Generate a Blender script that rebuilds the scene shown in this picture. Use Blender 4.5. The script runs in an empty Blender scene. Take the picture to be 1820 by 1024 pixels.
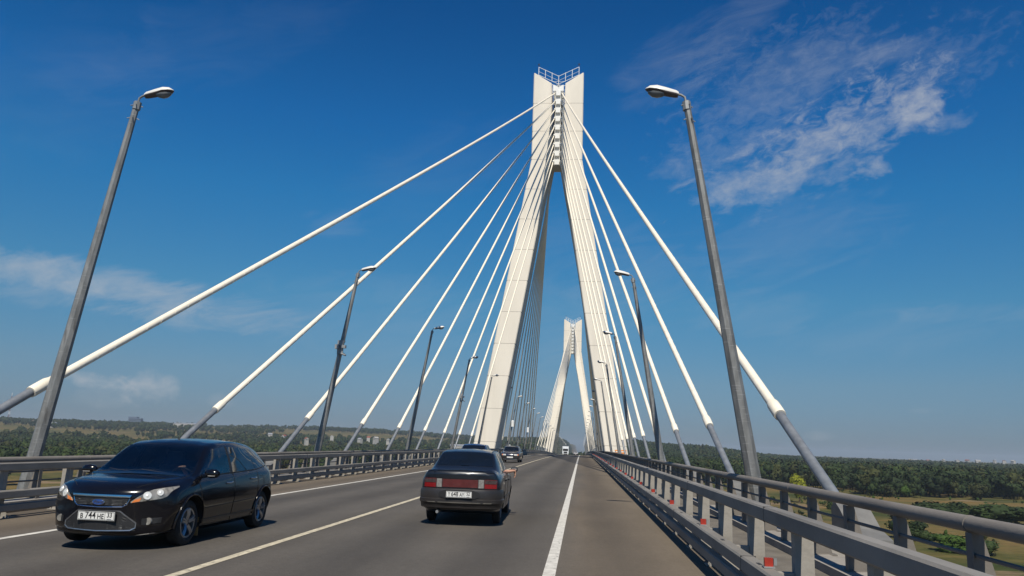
import bpy, bmesh, math, random
import numpy as np
from mathutils import Vector, Matrix
from mathutils.bvhtree import BVHTree
R = random.Random(7)
NR = np.random.default_rng(11)
rad = math.radians
S = bpy.context.scene
COL = S.collection

# ------------------------------------------------------------------ camera
OFF, HC = 4.487, 1.562           # the camera stands 4.49 m right of the centre line, 1.56 m over the road
cam_d = bpy.data.cameras.new('camera'); cam = bpy.data.objects.new('camera', cam_d); COL.objects.link(cam)
cam_d.sensor_width = 36.0; cam_d.sensor_fit = 'HORIZONTAL'
cam_d.lens = 36.0 * 1413.7 / 1820.0
cam_d.clip_start = 0.1; cam_d.clip_end = 30000
# world axes expressed in camera space (measured from the road and pylon perspective)
CX = Vector((0.99579051, -0.01717886, 0.09003416)); CY = Vector((0.08500119, -0.19443876, -0.97722483)); CU = Vector((0.03429374, 0.98076422, -0.19216005))
rot = Matrix((CX, CY, CU))       # rows: world axis in camera coordinates
cam.matrix_world = Matrix.Translation((OFF, 0, HC)) @ rot.to_4x4()
S.camera = cam

# ------------------------------------------------------------------ sky, sun, exposure
SUN = Vector((0.06, -0.75, 1.0)).normalized()
elev = math.asin(SUN.z)
w = bpy.data.worlds.new('World'); S.world = w; w.use_nodes = True
nt = w.node_tree; nt.nodes.clear()
def N(nt, t, **kw):
    n = nt.nodes.new(t)
    for k, v in kw.items():
        if k.startswith('i_'): n.inputs[k[2:].replace('_', ' ')].default_value = v
        else: setattr(n, k, v)
    return n
def L(nt, a, b): nt.links.new(a, b)
out = N(nt, 'ShaderNodeOutputWorld'); bg = N(nt, 'ShaderNodeBackground'); bg.inputs['Strength'].default_value = 0.113
sky = N(nt, 'ShaderNodeTexSky', sky_type='NISHITA', sun_disc=False)
sky.sun_elevation = elev; sky.sun_rotation = math.pi - 0.08; sky.altitude = 100; sky.air_density = 1.0; sky.dust_density = 0.3; sky.ozone_density = 3.0
mulc = N(nt, 'ShaderNodeMix', data_type='RGBA', blend_type='MULTIPLY'); mulc.inputs[0].default_value = 1
L(nt, sky.outputs[0], mulc.inputs['A'])
# clouds, laid out by direction in the sky: (azimuth x, elevation z)
tc = N(nt, 'ShaderNodeTexCoord'); sep = N(nt, 'ShaderNodeSeparateXYZ'); L(nt, tc.outputs['Generated'], sep.inputs[0])
def M(op, a, b=None, c=None, clamp=False):
    n = nt.nodes.new('ShaderNodeMath'); n.operation = op; n.use_clamp = clamp
    for i, v in enumerate((a, b, c)):
        if v is None: continue
        if isinstance(v, (int, float)): n.inputs[i].default_value = v
        else: nt.links.new(v, n.inputs[i])
    return n.outputs[0]
az = M('ARCTAN2', sep.outputs[0], sep.outputs[1]); el = M('ARCSINE', sep.outputs[2])
grade = N(nt, 'ShaderNodeValToRGB'); L(nt, M('DIVIDE', el, rad(60)), grade.inputs[0])   # deep polarised blue of a summer sky seen away from the sun
STOPS = [(0, (.155, .215, .35)), (2, (.18, .25, .375)), (4.5, (.21, .305, .395)), (10, (.168, .405, .50)), (17, (.088, .435, .625)), (22.4, (.052, .395, .66)), (30, (.026, .31, .575)), (50, (.026, .26, .49))]
while len(grade.color_ramp.elements) < len(STOPS): grade.color_ramp.elements.new(.5)
for e_, (d_, c_) in zip(grade.color_ramp.elements, STOPS): e_.position = d_ / 60; e_.color = (*c_, 1)
L(nt, grade.outputs[0], mulc.inputs['B'])
def blob(ca, ce, ra, re, ang=0.0):
    da = M('SUBTRACT', az, ca); de = M('SUBTRACT', el, ce)
    c, s = math.cos(ang), math.sin(ang)
    p = M('DIVIDE', M('ADD', M('MULTIPLY', da, c), M('MULTIPLY', de, s)), ra)
    q = M('DIVIDE', M('SUBTRACT', M('MULTIPLY', de, c), M('MULTIPLY', da, s)), re)
    d = M('ADD', M('MULTIPLY', p, p), M('MULTIPLY', q, q))
    return M('MAXIMUM', M('SUBTRACT', 1.0, d), 0.0)
def cnoise(sa, se, detail, rough, off, ang=0.0, dist=0.0):
    c, s = math.cos(ang), math.sin(ang)
    comb = N(nt, 'ShaderNodeCombineXYZ')
    L(nt, M('MULTIPLY', M('ADD', M('MULTIPLY', az, c), M('MULTIPLY', el, s)), sa), comb.inputs[0])
    L(nt, M('MULTIPLY', M('SUBTRACT', M('MULTIPLY', el, c), M('MULTIPLY', az, s)), se), comb.inputs[1]); comb.inputs[2].default_value = off
    n = N(nt, 'ShaderNodeTexNoise'); n.inputs['Scale'].default_value = 1; n.inputs['Detail'].default_value = detail; n.inputs['Roughness'].default_value = rough; n.inputs['Distortion'].default_value = dist
    L(nt, comb.outputs[0], n.inputs['Vector']); return n.outputs[0]
CLOUDS = []
def cloud(mask, noise, thr, gain, amt):
    # coverage grows with the mask, broken up by the noise
    v = M('MULTIPLY', M('SUBTRACT', M('ADD', noise, M('MULTIPLY', M('SUBTRACT', mask, 1.0), 0.45)), thr), gain, clamp=True)
    CLOUDS.append(M('MULTIPLY', M('MULTIPLY', v, M('MULTIPLY', mask, 1.7, clamp=True)), amt * (.66 if amt < .45 else .84)))
def px(x, y):
    d = Vector(((x - 910) / 1413.7, (512 - y) / 1413.7, -1)); v = Vector((d.dot(CX), d.dot(CY), d.dot(CU))).normalized()
    return math.atan2(v.x, v.y), math.asin(v.z)
SKYB = [  # image place in the photograph, radii, tilt, noise kind, amount
    ((1400, 300), .17, .050, .30, 'mack', .52), ((1510, 225), .15, .05, .35, 'mack2', .50), ((1625, 195), .040, .030, .6, 'puff', .85),
    ((1548, 300), .03, .014, .1, 'puff', .8), ((1340, 330), .075, .022, .15, 'puff', .55), ((1640, 185), .028, .016, .3, 'puff', .55), ((1580, 98), .05, .014, .1, 'wisp', .40),
    ((1300, 60), .12, .03, .6, 'wisp', .34), ((1200, 110), .10, .04, .5, 'wisp', .28), ((1690, 215), .03, .012, .1, 'puff', .45), ((1430, 130), .12, .04, .25, 'wisp', .30),
    ((130, 505), .18, .030, -.10, 'wisp', .66), ((330, 545), .16, .028, -.06, 'wisp', .60), ((60, 480), .10, .02, -.1, 'puff', .6),
    ((262, 692), .036, .021, 0, 'puff', .85), ((170, 676), .047, .009, 0, 'puff', .9), ((190, 705), .035, .014, 0, 'puff', .36), ((392, 712), .016, .009, 0, 'puff', .4),
    ((600, 395), .05, .02, .1, 'wisp', .25), ((1452, 774), .022, .006, 0, 'puff', .40), ((1640, 730), .02, .004, 0, 'puff', .25), ((1340, 555), .09, .03, 0, 'wisp', .24),
    ((1730, 555), .09, .012, 0, 'wisp', .30), ((1380, 180), .20, .09, .35, 'mack2', .26), ((1650, 120), .12, .05, .2, 'mack2', .22), ((1250, 280), .10, .03, .2, 'mack', .34), ((1420, 420), .16, .05, .2, 'wisp', .24), ((760, 300), .16, .06, .4, 'wisp', .09), ((120, 150), .14, .08, .5, 'wisp', .07), ((660, 560), .2, .06, 0, 'wisp', .2), ((1000, 560), .12, .06, 0, 'wisp', .3), ((1580, 590), .14, .03, .1, 'wisp', .18), ((1010, 420), .12, .05, 0, 'wisp', .15), ((430, 60), .25, .05, .45, 'wisp', .09), ((1150, 500), .12, .05, .0, 'wisp', .18)]
nz = {'mack2': cnoise(48, 85, 7, .66, 5.5, .25, .5), 'mack': cnoise(26, 50, 6, .62, 3.1, .3, .3), 'puff': cnoise(38, 52, 7, .62, 7.7, .0, .2), 'wisp': cnoise(9, 34, 7, .66, 1.3, .25, .9)}
thr = {'mack2': (.34, 3.0), 'mack': (.33, 2.5), 'puff': (.24, 2.3), 'wisp': (.26, 1.8)}
for (c, ra, re, an, kind, amt) in SKYB:
    a0, e0 = px(*c); cloud(blob(a0, e0, ra * 1.25, re * 1.4, an), nz[kind], thr[kind][0], thr[kind][1], amt)
tot = CLOUDS[0]
for c in CLOUDS[1:]: tot = M('SUBTRACT', 1.0, M('MULTIPLY', M('SUBTRACT', 1.0, tot), M('SUBTRACT', 1.0, c)))
cm = N(nt, 'ShaderNodeMix', data_type='RGBA'); L(nt, tot, cm.inputs[0]); L(nt, mulc.outputs['Result'], cm.inputs['A']); cm.inputs['B'].default_value = (3.1, 3.3, 3.6, 1)
L(nt, cm.outputs['Result'], bg.inputs[0]); L(nt, bg.outputs[0], out.inputs[0])
sd = bpy.data.lights.new('sun', 'SUN'); sd.energy = 4.4; sd.angle = rad(0.53); sd.color = (1.0, 0.93, 0.80)
so = bpy.data.objects.new('sun', sd); COL.objects.link(so); so.rotation_euler = SUN.to_track_quat('Z', 'Y').to_euler()
S.view_settings.view_transform = 'Standard'; S.view_settings.look = 'None'; S.view_settings.gamma = 1; S.view_settings.exposure = 0.35
S.cycles.max_bounces = 6; S.cycles.transparent_max_bounces = 12; S.cycles.use_denoising = True

# ------------------------------------------------------------------ helpers
def tag(o, label=None, cat=None, group=None, kind=None):
    if label: o['label'] = label
    if cat: o['category'] = cat
    if group: o['group'] = group
    if kind: o['kind'] = kind
    return o
def empty(name, loc, rz=0, **kw):
    o = bpy.data.objects.new(name, None); COL.objects.link(o); o.location = loc; o.rotation_euler = (0, 0, rz); o.empty_display_size = .2
    return tag(o, **kw)
class MB:
    def __init__(s): s.v = []; s.f = []; s.m = []
    def add(s, vs, fs, mi=0):
        b = len(s.v); s.v += [tuple(v) for v in vs]; s.f += [tuple(b + i for i in f) for f in fs]; s.m += [mi] * len(fs)
    def box(s, x0, x1, y0, y1, z0, z1, mi=0, M_=None):
        vs = [Vector(p) for p in ((x0, y0, z0), (x1, y0, z0), (x1, y1, z0), (x0, y1, z0), (x0, y0, z1), (x1, y0, z1), (x1, y1, z1), (x0, y1, z1))]
        if M_ is not None: vs = [M_ @ v for v in vs]
        s.add(vs, [(0, 3, 2, 1), (4, 5, 6, 7), (0, 1, 5, 4), (1, 2, 6, 5), (2, 3, 7, 6), (3, 0, 4, 7)], mi)
    def tube(s, pts, r, seg=8, mi=0, cap=True):
        pts = [Vector(p) for p in pts]; n = len(pts); rs = r if isinstance(r, (list, tuple)) else [r] * n
        up = None; rings = []
        for i, p in enumerate(pts):
            d = (pts[min(i + 1, n - 1)] - pts[max(i - 1, 0)]).normalized()
            if up is None: up = Vector((0, 0, 1)) if abs(d.z) < .9 else Vector((0, 1, 0))
            a = d.cross(up).normalized(); b = a.cross(d).normalized(); up = b
            rings.append([p + (a * math.cos(t) + b * math.sin(t)) * rs[i] for t in [2 * math.pi * (k + .5) / seg for k in range(seg)]])
        vs = [v for ring in rings for v in ring]; fs = []
        for i in range(n - 1):
            for k in range(seg):
                k2 = (k + 1) % seg; fs.append((i * seg + k, i * seg + k2, (i + 1) * seg + k2, (i + 1) * seg + k))
        if cap: fs += [tuple(range(seg))[::-1], tuple((n - 1) * seg + k for k in range(seg))]
        s.add(vs, fs, mi)
    def prism(s, poly, axis, a, b, mi=0):   # poly: 2D outline, extruded along an axis
        def P(p, t): return {'x': (t, p[0], p[1]), 'y': (p[0], t, p[1]), 'z': (p[0], p[1], t)}[axis]
        n = len(poly); vs = [P(p, a) for p in poly] + [P(p, b) for p in poly]
        s.add(vs, [tuple(range(n))[::-1], tuple(range(n, 2 * n))] + [(i, (i + 1) % n, n + (i + 1) % n, n + i) for i in range(n)], mi)
    def lathe(s, prof, axis='x', seg=32, mi=0, c=(0, 0, 0)):   # prof: (t along the axis, radius)
        vs = []; fs = []; n = len(prof)
        for (t, r) in prof:
            for k in range(seg):
                a = 2 * math.pi * k / seg; q = (r * math.cos(a), r * math.sin(a))
                vs.append({'x': (c[0] + t, c[1] + q[0], c[2] + q[1]), 'y': (c[0] + q[0], c[1] + t, c[2] + q[1]), 'z': (c[0] + q[0], c[1] + q[1], c[2] + t)}[axis])
        for i in range(n - 1):
            for k in range(seg):
                k2 = (k + 1) % seg; fs.append((i * seg + k, i * seg + k2, (i + 1) * seg + k2, (i + 1) * seg + k))
        s.add(vs, fs, mi)
    def mesh(s, name, mats, smooth=False, recalc=True):
        me = bpy.data.meshes.new(name); me.from_pydata(s.v, [], s.f)
        for m in (mats if isinstance(mats, (list, tuple)) else [mats]): me.materials.append(m)
        me.polygons.foreach_set('material_index', s.m)
        if recalc:
            bm = bmesh.new(); bm.from_mesh(me); bmesh.ops.recalc_face_normals(bm, faces=bm.faces); bm.to_mesh(me); bm.free()
        if smooth is True: me.polygons.foreach_set('use_smooth', [True] * len(me.polygons))
        elif smooth: me.polygons.foreach_set('use_smooth', [True] * len(me.polygons)); me.set_sharp_from_angle(angle=rad(smooth))
        me.update(); return me
    def build(s, name, mats, parent=None, smooth=False, loc=(0, 0, 0), recalc=True, **kw):
        return link(name, s.mesh(name, mats, smooth, recalc), parent, loc, **kw)
def link(name, me, parent=None, loc=(0, 0, 0), rz=0, **kw):
    o = bpy.data.objects.new(name, me); COL.objects.link(o); o.location = loc
    if rz: o.rotation_euler = (0, 0, rz)
    if parent is not None: o.parent = parent
    return tag(o, **kw)
def copy_tree(o, parent=None):
    c = o.copy(); COL.objects.link(c); c.parent = parent
    for ch in list(o.children): copy_tree(ch, c)
    return c
def npmesh(name, V, F, mats, mi=None, smooth=False):
    me = bpy.data.meshes.new(name); V = np.ascontiguousarray(V, np.float32); F = np.ascontiguousarray(F, np.int32)
    me.vertices.add(len(V)); me.vertices.foreach_set('co', V.ravel()); k = F.shape[1]
    me.loops.add(F.size); me.loops.foreach_set('vertex_index', F.ravel()); me.polygons.add(len(F))
    me.polygons.foreach_set('loop_start', np.arange(0, F.size, k, dtype=np.int32))
    for m in (mats if isinstance(mats, (list, tuple)) else [mats]): me.materials.append(m)
    if mi is not None: me.polygons.foreach_set('material_index', np.ascontiguousarray(mi, np.int32))
    me.update(calc_edges=True); me.validate()
    if smooth: me.polygons.foreach_set('use_smooth', [True] * len(me.polygons))
    return me

# ------------------------------------------------------------------ materials
def mat(name, col, rough=.6, metal=0., var=.12, scale=3., bump=0., bscale=40., spec=.5, coat=0., grime=None, gs=(1, 1, 1), trans=0., coords='Object', objvar=0.):
    m = bpy.data.materials.new(name); m.use_nodes = True; t = m.node_tree; b = t.nodes['Principled BSDF']
    b.inputs['Roughness'].default_value = rough; b.inputs['Metallic'].default_value = metal; b.inputs['Specular IOR Level'].default_value = spec
    if coat: b.inputs['Coat Weight'].default_value = coat; b.inputs['Coat Roughness'].default_value = .03
    tc = N(t, 'ShaderNodeTexCoord'); mp = N(t, 'ShaderNodeMapping'); mp.inputs['Scale'].default_value = gs
    L(t, tc.outputs[coords], mp.inputs[0])
    n = N(t, 'ShaderNodeTexNoise'); n.inputs['Scale'].default_value = scale; n.inputs['Detail'].default_value = 6; n.inputs['Roughness'].default_value = .6
    L(t, mp.outputs[0], n.inputs['Vector'])
    cr = N(t, 'ShaderNodeValToRGB'); cr.color_ramp.elements[0].position = .3; cr.color_ramp.elements[1].position = .7
    c0 = tuple(c * (1 - var) for c in col) if grime is None else grime
    cr.color_ramp.elements[0].color = (*c0, 1); cr.color_ramp.elements[1].color = (*[c * (1 + var * .6) for c in col], 1)
    L(t, n.outputs[0], cr.inputs[0]); last = cr.outputs[0]
    if objvar:
        oi = N(t, 'ShaderNodeObjectInfo'); hs = N(t, 'ShaderNodeHueSaturation'); mr = N(t, 'ShaderNodeMapRange'); mr.inputs[3].default_value = 1 - objvar; mr.inputs[4].default_value = 1 + objvar
        L(t, oi.outputs['Random'], mr.inputs[0]); L(t, mr.outputs[0], hs.inputs['Value']); L(t, last, hs.inputs['Color']); last = hs.outputs[0]
    L(t, last, b.inputs['Base Color'])
    if bump:
        nb = N(t, 'ShaderNodeTexNoise'); nb.inputs['Scale'].default_value = bscale; nb.inputs['Detail'].default_value = 4; L(t, mp.outputs[0], nb.inputs['Vector'])
        bp = N(t, 'ShaderNodeBump'); bp.inputs['Strength'].default_value = bump; bp.inputs['Distance'].default_value = .02; L(t, nb.outputs[0], bp.inputs['Height']); L(t, bp.outputs[0], b.inputs['Normal'])
    if trans: b.inputs['Transmission Weight'].default_value = trans
    return m
def glassmat(name, tint, alpha):
    m = bpy.data.materials.new(name); m.use_nodes = True; t = m.node_tree; t.nodes.clear()
    o = N(t, 'ShaderNodeOutputMaterial'); g = N(t, 'ShaderNodeBsdfGlossy'); g.inputs['Roughness'].default_value = .03; tr = N(t, 'ShaderNodeBsdfTransparent'); tr.inputs[0].default_value = (*tint, 1)
    df = N(t, 'ShaderNodeBsdfDiffuse'); df.inputs[0].default_value = (.01, .013, .016, 1)
    mx0 = N(t, 'ShaderNodeMixShader'); mx0.inputs[0].default_value = alpha; L(t, tr.outputs[0], mx0.inputs[1]); L(t, df.outputs[0], mx0.inputs[2])
    fr = N(t, 'ShaderNodeFresnel'); fr.inputs[0].default_value = 1.5
    nz = N(t, 'ShaderNodeTexNoise'); nz.inputs['Scale'].default_value = 2.5
    mul = N(t, 'ShaderNodeMath', operation='MULTIPLY_ADD'); mul.inputs[1].default_value = .16; L(t, nz.outputs[0], mul.inputs[0]); L(t, fr.outputs[0], mul.inputs[2])
    mx = N(t, 'ShaderNodeMixShader'); L(t, mul.outputs[0], mx.inputs[0]); L(t, mx0.outputs[0], mx.inputs[1]); L(t, g.outputs[0], mx.inputs[2]); L(t, mx.outputs[0], o.inputs[0]); return m
def asphalt():
    m = bpy.data.materials.new('asphalt'); m.use_nodes = True; t = m.node_tree; b = t.nodes['Principled BSDF']
    geo = N(t, 'ShaderNodeNewGeometry'); sp = N(t, 'ShaderNodeSeparateXYZ'); L(t, geo.outputs['Position'], sp.inputs[0])
    def Mx(op, a, b2=None, c=None, clamp=False):
        n = t.nodes.new('ShaderNodeMath'); n.operation = op; n.use_clamp = clamp
        for i, v in enumerate((a, b2, c)):
            if v is None: continue
            if isinstance(v, (int, float)): n.inputs[i].default_value = v
            else: t.links.new(v, n.inputs[i])
        return n.outputs[0]
    def noise(sc, det=5, rough=.6, scale3=(1, 1, 1)):
        mp = N(t, 'ShaderNodeMapping'); mp.inputs['Scale'].default_value = scale3; L(t, geo.outputs['Position'], mp.inputs[0])
        n = N(t, 'ShaderNodeTexNoise'); n.inputs['Scale'].default_value = sc; n.inputs['Detail'].default_value = det; n.inputs['Roughness'].default_value = rough; L(t, mp.outputs[0], n.inputs['Vector']); return n.outputs[0]
    # brown dusty shoulder outside the edge line, worn wheel tracks inside
    ax = Mx('ABSOLUTE', sp.outputs[0]); wob = Mx('MULTIPLY', Mx('SUBTRACT', noise(.5, 3, .5, (1, .15, 1)), .5), 1.2)
    sh = Mx('MULTIPLY', Mx('SUBTRACT', Mx('ADD', ax, wob), 4.0), 1.6, clamp=True)
    tr1 = Mx('POWER', Mx('SINE', Mx('MULTIPLY', Mx('ADD', ax, -.55), 1.75)), 2.0)
    dust = Mx('ADD', Mx('MULTIPLY', sh, .75), Mx('MULTIPLY', noise(.9, 5, .6, (1, .12, 1)), .35))
    mix = N(t, 'ShaderNodeMix', data_type='RGBA'); L(t, dust, mix.inputs[0]); mix.clamp_factor = True
    mix.inputs['A'].default_value = (.083, .077, .070, 1); mix.inputs['B'].default_value = (.138, .112, .083, 1)
    mt = N(t, 'ShaderNodeMix', data_type='RGBA', blend_type='MULTIPLY'); L(t, Mx('MULTIPLY', tr1, .62), mt.inputs[0]); L(t, mix.outputs['Result'], mt.inputs['A']); mt.inputs['B'].default_value = (.55, .55, .56, 1)
    gr = noise(38, 4, .75); g2 = noise(9, 4, .6); g3 = noise(.35, 4, .6)
    g4 = noise(1.6, 6, .7, (1, .10, 1)); val = Mx('ADD', Mx('ADD', -.24, Mx('MULTIPLY', gr, 1.05)), Mx('ADD', Mx('MULTIPLY', g2, .42), Mx('ADD', Mx('MULTIPLY', g3, .50), Mx('MULTIPLY', g4, .50))))
    hs = N(t, 'ShaderNodeHueSaturation'); L(t, val, hs.inputs['Value']); L(t, mt.outputs['Result'], hs.inputs['Color']); L(t, hs.outputs[0], b.inputs['Base Color'])
    b.inputs['Roughness'].default_value = .85; b.inputs['Specular IOR Level'].default_value = .25
    bp = N(t, 'ShaderNodeBump'); bp.inputs['Strength'].default_value = .5; bp.inputs['Distance'].default_value = .012; L(t, gr, bp.inputs['Height']); L(t, bp.outputs[0], b.inputs['Normal'])
    return m
m_road = asphalt()
m_walk = mat('walkway_surface', (.135, .12, .10), .9, var=.35, scale=2.2, bump=.4, bscale=60, coords='Object')
m_conc = mat('painted_concrete', (.70, .645, .555), .75, var=.10, scale=.35, bump=.12, bscale=8, gs=(1, 1, .25))
m_joint = mat('concrete_joint', (.33, .30, .26), .9, var=.2)
m_steelw = mat('white_painted_steel', (.72, .72, .70), .45, var=.08, scale=2)
m_cable = mat('cream_cable_sheath', (.80, .73, .60), .45, var=.08, scale=3, spec=.4)
m_tube = mat('grey_zinc_tube', (.21, .225, .245), .5, metal=.35, var=.25, scale=5, gs=(1, 1, 1))
m_galv = mat('galvanised_steel', (.26, .27, .275), .55, metal=.35, var=.28, scale=5, gs=(1, 1, .35), bump=.1, bscale=30)
m_pole = mat('galvanised_pole', (.215, .218, .215), .55, metal=.4, var=.38, scale=7, gs=(1, 1, .22), bump=.15, bscale=25, objvar=.15)
m_post = mat('weathered_post_steel', (.27, .25, .22), .7, var=.25, scale=4, bump=.15, bscale=30)
def scratch(m, col, sc=(3, 3, 34), lo=.60, hi=.66, amt=.55):
    t = m.node_tree; b = t.nodes['Principled BSDF']; src = b.inputs['Base Color'].links[0].from_socket
    tc = N(t, 'ShaderNodeTexCoord'); mp = N(t, 'ShaderNodeMapping'); mp.inputs['Scale'].default_value = sc; L(t, tc.outputs['Object'], mp.inputs[0])
    n = N(t, 'ShaderNodeTexNoise'); n.inputs['Scale'].default_value = 1.; n.inputs['Detail'].default_value = 3; L(t, mp.outputs[0], n.inputs['Vector'])
    mr = N(t, 'ShaderNodeMapRange'); mr.inputs[1].default_value = lo; mr.inputs[2].default_value = hi; mr.inputs[4].default_value = amt; L(t, n.outputs[0], mr.inputs[0])
    mx = N(t, 'ShaderNodeMix', data_type='RGBA'); L(t, mr.outputs[0], mx.inputs[0]); L(t, src, mx.inputs['A']); mx.inputs['B'].default_value = (*col, 1); L(t, mx.outputs['Result'], b.inputs['Base Color'])
scratch(m_pole, (.42, .42, .41), (3, 3, 40), .62, .68, .4); scratch(m_pole, (.08, .07, .06), (9, 9, 2), .58, .75, .5)
scratch(m_conc, (.42, .36, .28), (.5, .5, .035), .60, .78, .35)
m_rail = mat('weathered_rail_steel', (.20, .185, .165), .65, metal=.0, var=.30, scale=1.6, gs=(1, .4, 1), bump=.15, bscale=30)
m_hand = mat('grimy_handrail_steel', (.165, .148, .13), .7, metal=.0, var=.35, scale=1.2, gs=(1, .5, 1), bump=.15, bscale=30)
m_blk = mat('anchor_shroud', (.15, .147, .14), .6, var=.2, scale=4)
m_anch = mat('anchor_concrete', (.26, .24, .215), .85, var=.18, scale=3, bump=.3)
m_lampw = mat('lamp_housing', (.66, .64, .60), .4, var=.08)
m_lampg = mat('lamp_bowl', (.16, .17, .18), .2, var=.15)
m_lampd = mat('lamp_underside', (.10, .075, .07), .6, var=.2)
m_cline = mat('yellowed_road_paint', (.52, .465, .34), .8, var=.3, scale=9, grime=(.30, .26, .19), coords='Object')
m_white = mat('road_paint', (.56, .54, .49), .8, var=.22, scale=7, grime=(.40, .38, .34), coords='Object')
scratch(m_white, (.10, .095, .085), (16, 5, 1), .60, .70, .55); scratch(m_cline, (.10, .09, .075), (16, 5, 1), .58, .70, .6)
m_red = mat('red_reflector', (.32, .03, .018), .35, var=.2, scale=20)
m_dark = mat('dark_steel', (.03, .03, .032), .6, var=.2)
m_orange = mat('orange_paint', (.75, .25, .03), .5)
m_black = mat('car_black_paint', (.004, .004, .006), .16, var=.1, scale=1.5, coat=.35, spec=.3)
m_graph = mat('car_graphite_paint', (.012, .015, .021), .30, metal=.3, var=.3, scale=2.2, coat=.45)
m_blue = mat('car_blue_paint', (.012, .03, .085), .25, var=.15, coat=.8)
m_dkcar = mat('car_dark_grey_paint', (.028, .028, .034), .25, var=.2, coat=.8)
m_wcar = mat('car_white_paint', (.62, .64, .66), .3, var=.05, coat=.6)
m_bump = mat('faded_bumper_plastic', (.026, .023, .022), .36, var=.25, scale=3)
m_strip = mat('dusty_bumper_strip', (.085, .078, .066), .6, var=.2)
m_trim = mat('black_trim_plastic', (.012, .012, .013), .55, var=.2)
m_seam = mat('panel_gap', (.002, .002, .002), .9)
m_chrome = mat('chrome', (.55, .56, .58), .12, metal=1., var=.05)
m_alloy = mat('alloy_wheel', (.34, .35, .37), .28, metal=.85, var=.15, scale=8)
m_tyre = mat('tyre_rubber', (.016, .016, .016), .85, var=.3, scale=12, bump=.3)
m_lens = mat('headlamp_lens', (.22, .21, .19), .08, var=.55, scale=14, spec=.8, coat=.6)
m_refl = mat('lamp_reflector', (.80, .78, .72), .3, metal=.35, var=.1)
m_amber = mat('amber_lens', (.65, .20, .05), .25)
m_smoke = mat('smoked_lens', (.055, .038, .038), .25, var=.3, scale=20, coat=.5)
m_tail = mat('red_tail_lens', (.19, .010, .012), .2, var=.25, scale=10, coat=.6)
m_taild = mat('dark_red_tail_lens', (.085, .014, .014), .25, var=.25, scale=10, coat=.6)
m_clearl = mat('clear_tail_lens', (.22, .21, .20), .18, var=.4, scale=30, coat=.6)
m_plate = mat('plate_white', (.62, .62, .60), .5, var=.06, scale=10)
m_ink = mat('plate_ink', (.012, .012, .014), .5)
m_bluebadge = mat('badge_blue', (.02, .06, .22), .25, coat=.5)
m_glass = glassmat('car_glass', (.62, .68, .70), .08)
m_glassd = glassmat('tinted_car_glass', (.10, .11, .12), .55)
m_int = mat('car_interior', (.03, .03, .032), .8)
m_skin = mat('skin', (.55, .30, .20), .55, var=.12, scale=20)
m_cloth = mat('dark_cloth', (.02, .02, .025), .9, var=.2)
m_pink = mat('pink_sleeve', (.55, .14, .13), .85, var=.2)
m_mud = mat('mudflap', (.30, .17, .06), .7)

# ------------------------------------------------------------------ road profile
Y0, K = 71.3, 3.66e-5
def zc(y):
    if y < Y0: return 0.0
    if y < 350: return -K * (y - Y0) ** 2
    return -K * (350 - Y0) ** 2 - 2 * K * (350 - Y0) * (y - 350)
def zd(u, y): return zc(y) - .022 * max(0.0, -u)
YS = [-60, -30, -10, 0, 10, 20, 30, 40, 50, 60, 70] + [70 + 6 * i for i in range(1, 60)] + [440, 480, 520, 560, 600, 640, 680, 720, 800, 900, 1000]
def strip(mb, us, ys, dz=0., mi=0):
    vs = [(u, y, zd(u, y) + dz) for y in ys for u in us]; n = len(us)
    mb.add(vs, [(j * n + i, j * n + i + 1, (j + 1) * n + i + 1, (j + 1) * n + i) for j in range(len(ys) - 1) for i in range(n - 1)], mi)
mb = MB(); strip(mb, [-7.0, -4, -2, -.001, 2, 4, 7.0], YS); mb.build('road', m_road, kind='structure')
for s, nm in ((-1, 'footway'), (1, 'footway')):
    mb = MB(); us = [7.0, 7.72] if s > 0 else [-7.72, -7.0]
    strip(mb, us, [y for y in YS if y <= 640], .03)
    e = 7.0 * s; mb.add([(e, y, zd(e, y) + d) for y in YS if y <= 640 for d in (-.02, .03)], [(2 * i, 2 * i + 1, 2 * i + 3, 2 * i + 2) for i in range(len([y for y in YS if y <= 640]) - 1)])
    mb.build(nm, m_walk, kind='structure')
    mb = MB(); pr = [(7.72, -.1), (7.72, .14), (8.06, .16), (8.06, -.1)]; yy = [y for y in YS if y <= 640]
    mb.add([(s * p[0], y, zd(s * 7.9, y) + p[1]) for y in yy for p in pr], [(4 * j + i, 4 * j + i + 1, 4 * j + 5 + i, 4 * j + 4 + i) for j in range(len(yy) - 1) for i in range(3)])
    mb.build('kerb', m_anch, kind='structure')
# deck girder under the road
mb = MB(); yy = [y for y in YS if y <= 640]; pr = [(-9.3, -.25), (-9.3, -.75), (-6.5, -2.6), (6.5, -2.6), (9.3, -.6), (9.3, -.06), (7.9, -.06), (-7.9, -.25)]; n = len(pr)
mb.add([(p[0], y, zc(y) + p[1]) for y in yy for p in pr], [(n * j + i, n * j + (i + 1) % n, n * (j + 1) + (i + 1) % n, n * (j + 1) + i) for j in range(len(yy) - 1) for i in range(n)])
mb.build('bridge_deck', m_anch, kind='structure')
# dark strip across the road near the pylon, and markings
mb = MB()
for yj in (121.0,): strip(mb, [-6.9, -3, 0, 3, 6.9], [yj, yj + .5], .006)
mb.build('dark_cross_strip', m_dark, kind='structure')
def line(name, u, wd, y0, y1, m=None):
    mb = MB(); ys = [y0 + i * 2.5 for i in range(int((y1 - y0) / 2.5) + 1)]
    strip(mb, [u - wd / 2, u + wd / 2], ys, .005); mb.build(name, m or m_white, kind='structure')
line('centre_line_marking', 0, .13, -20, 640, m_cline); line('edge_line_marking', 4.12, .155, -20, 640); line('edge_line_marking', -4.12, .15, -20, 640)

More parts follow.
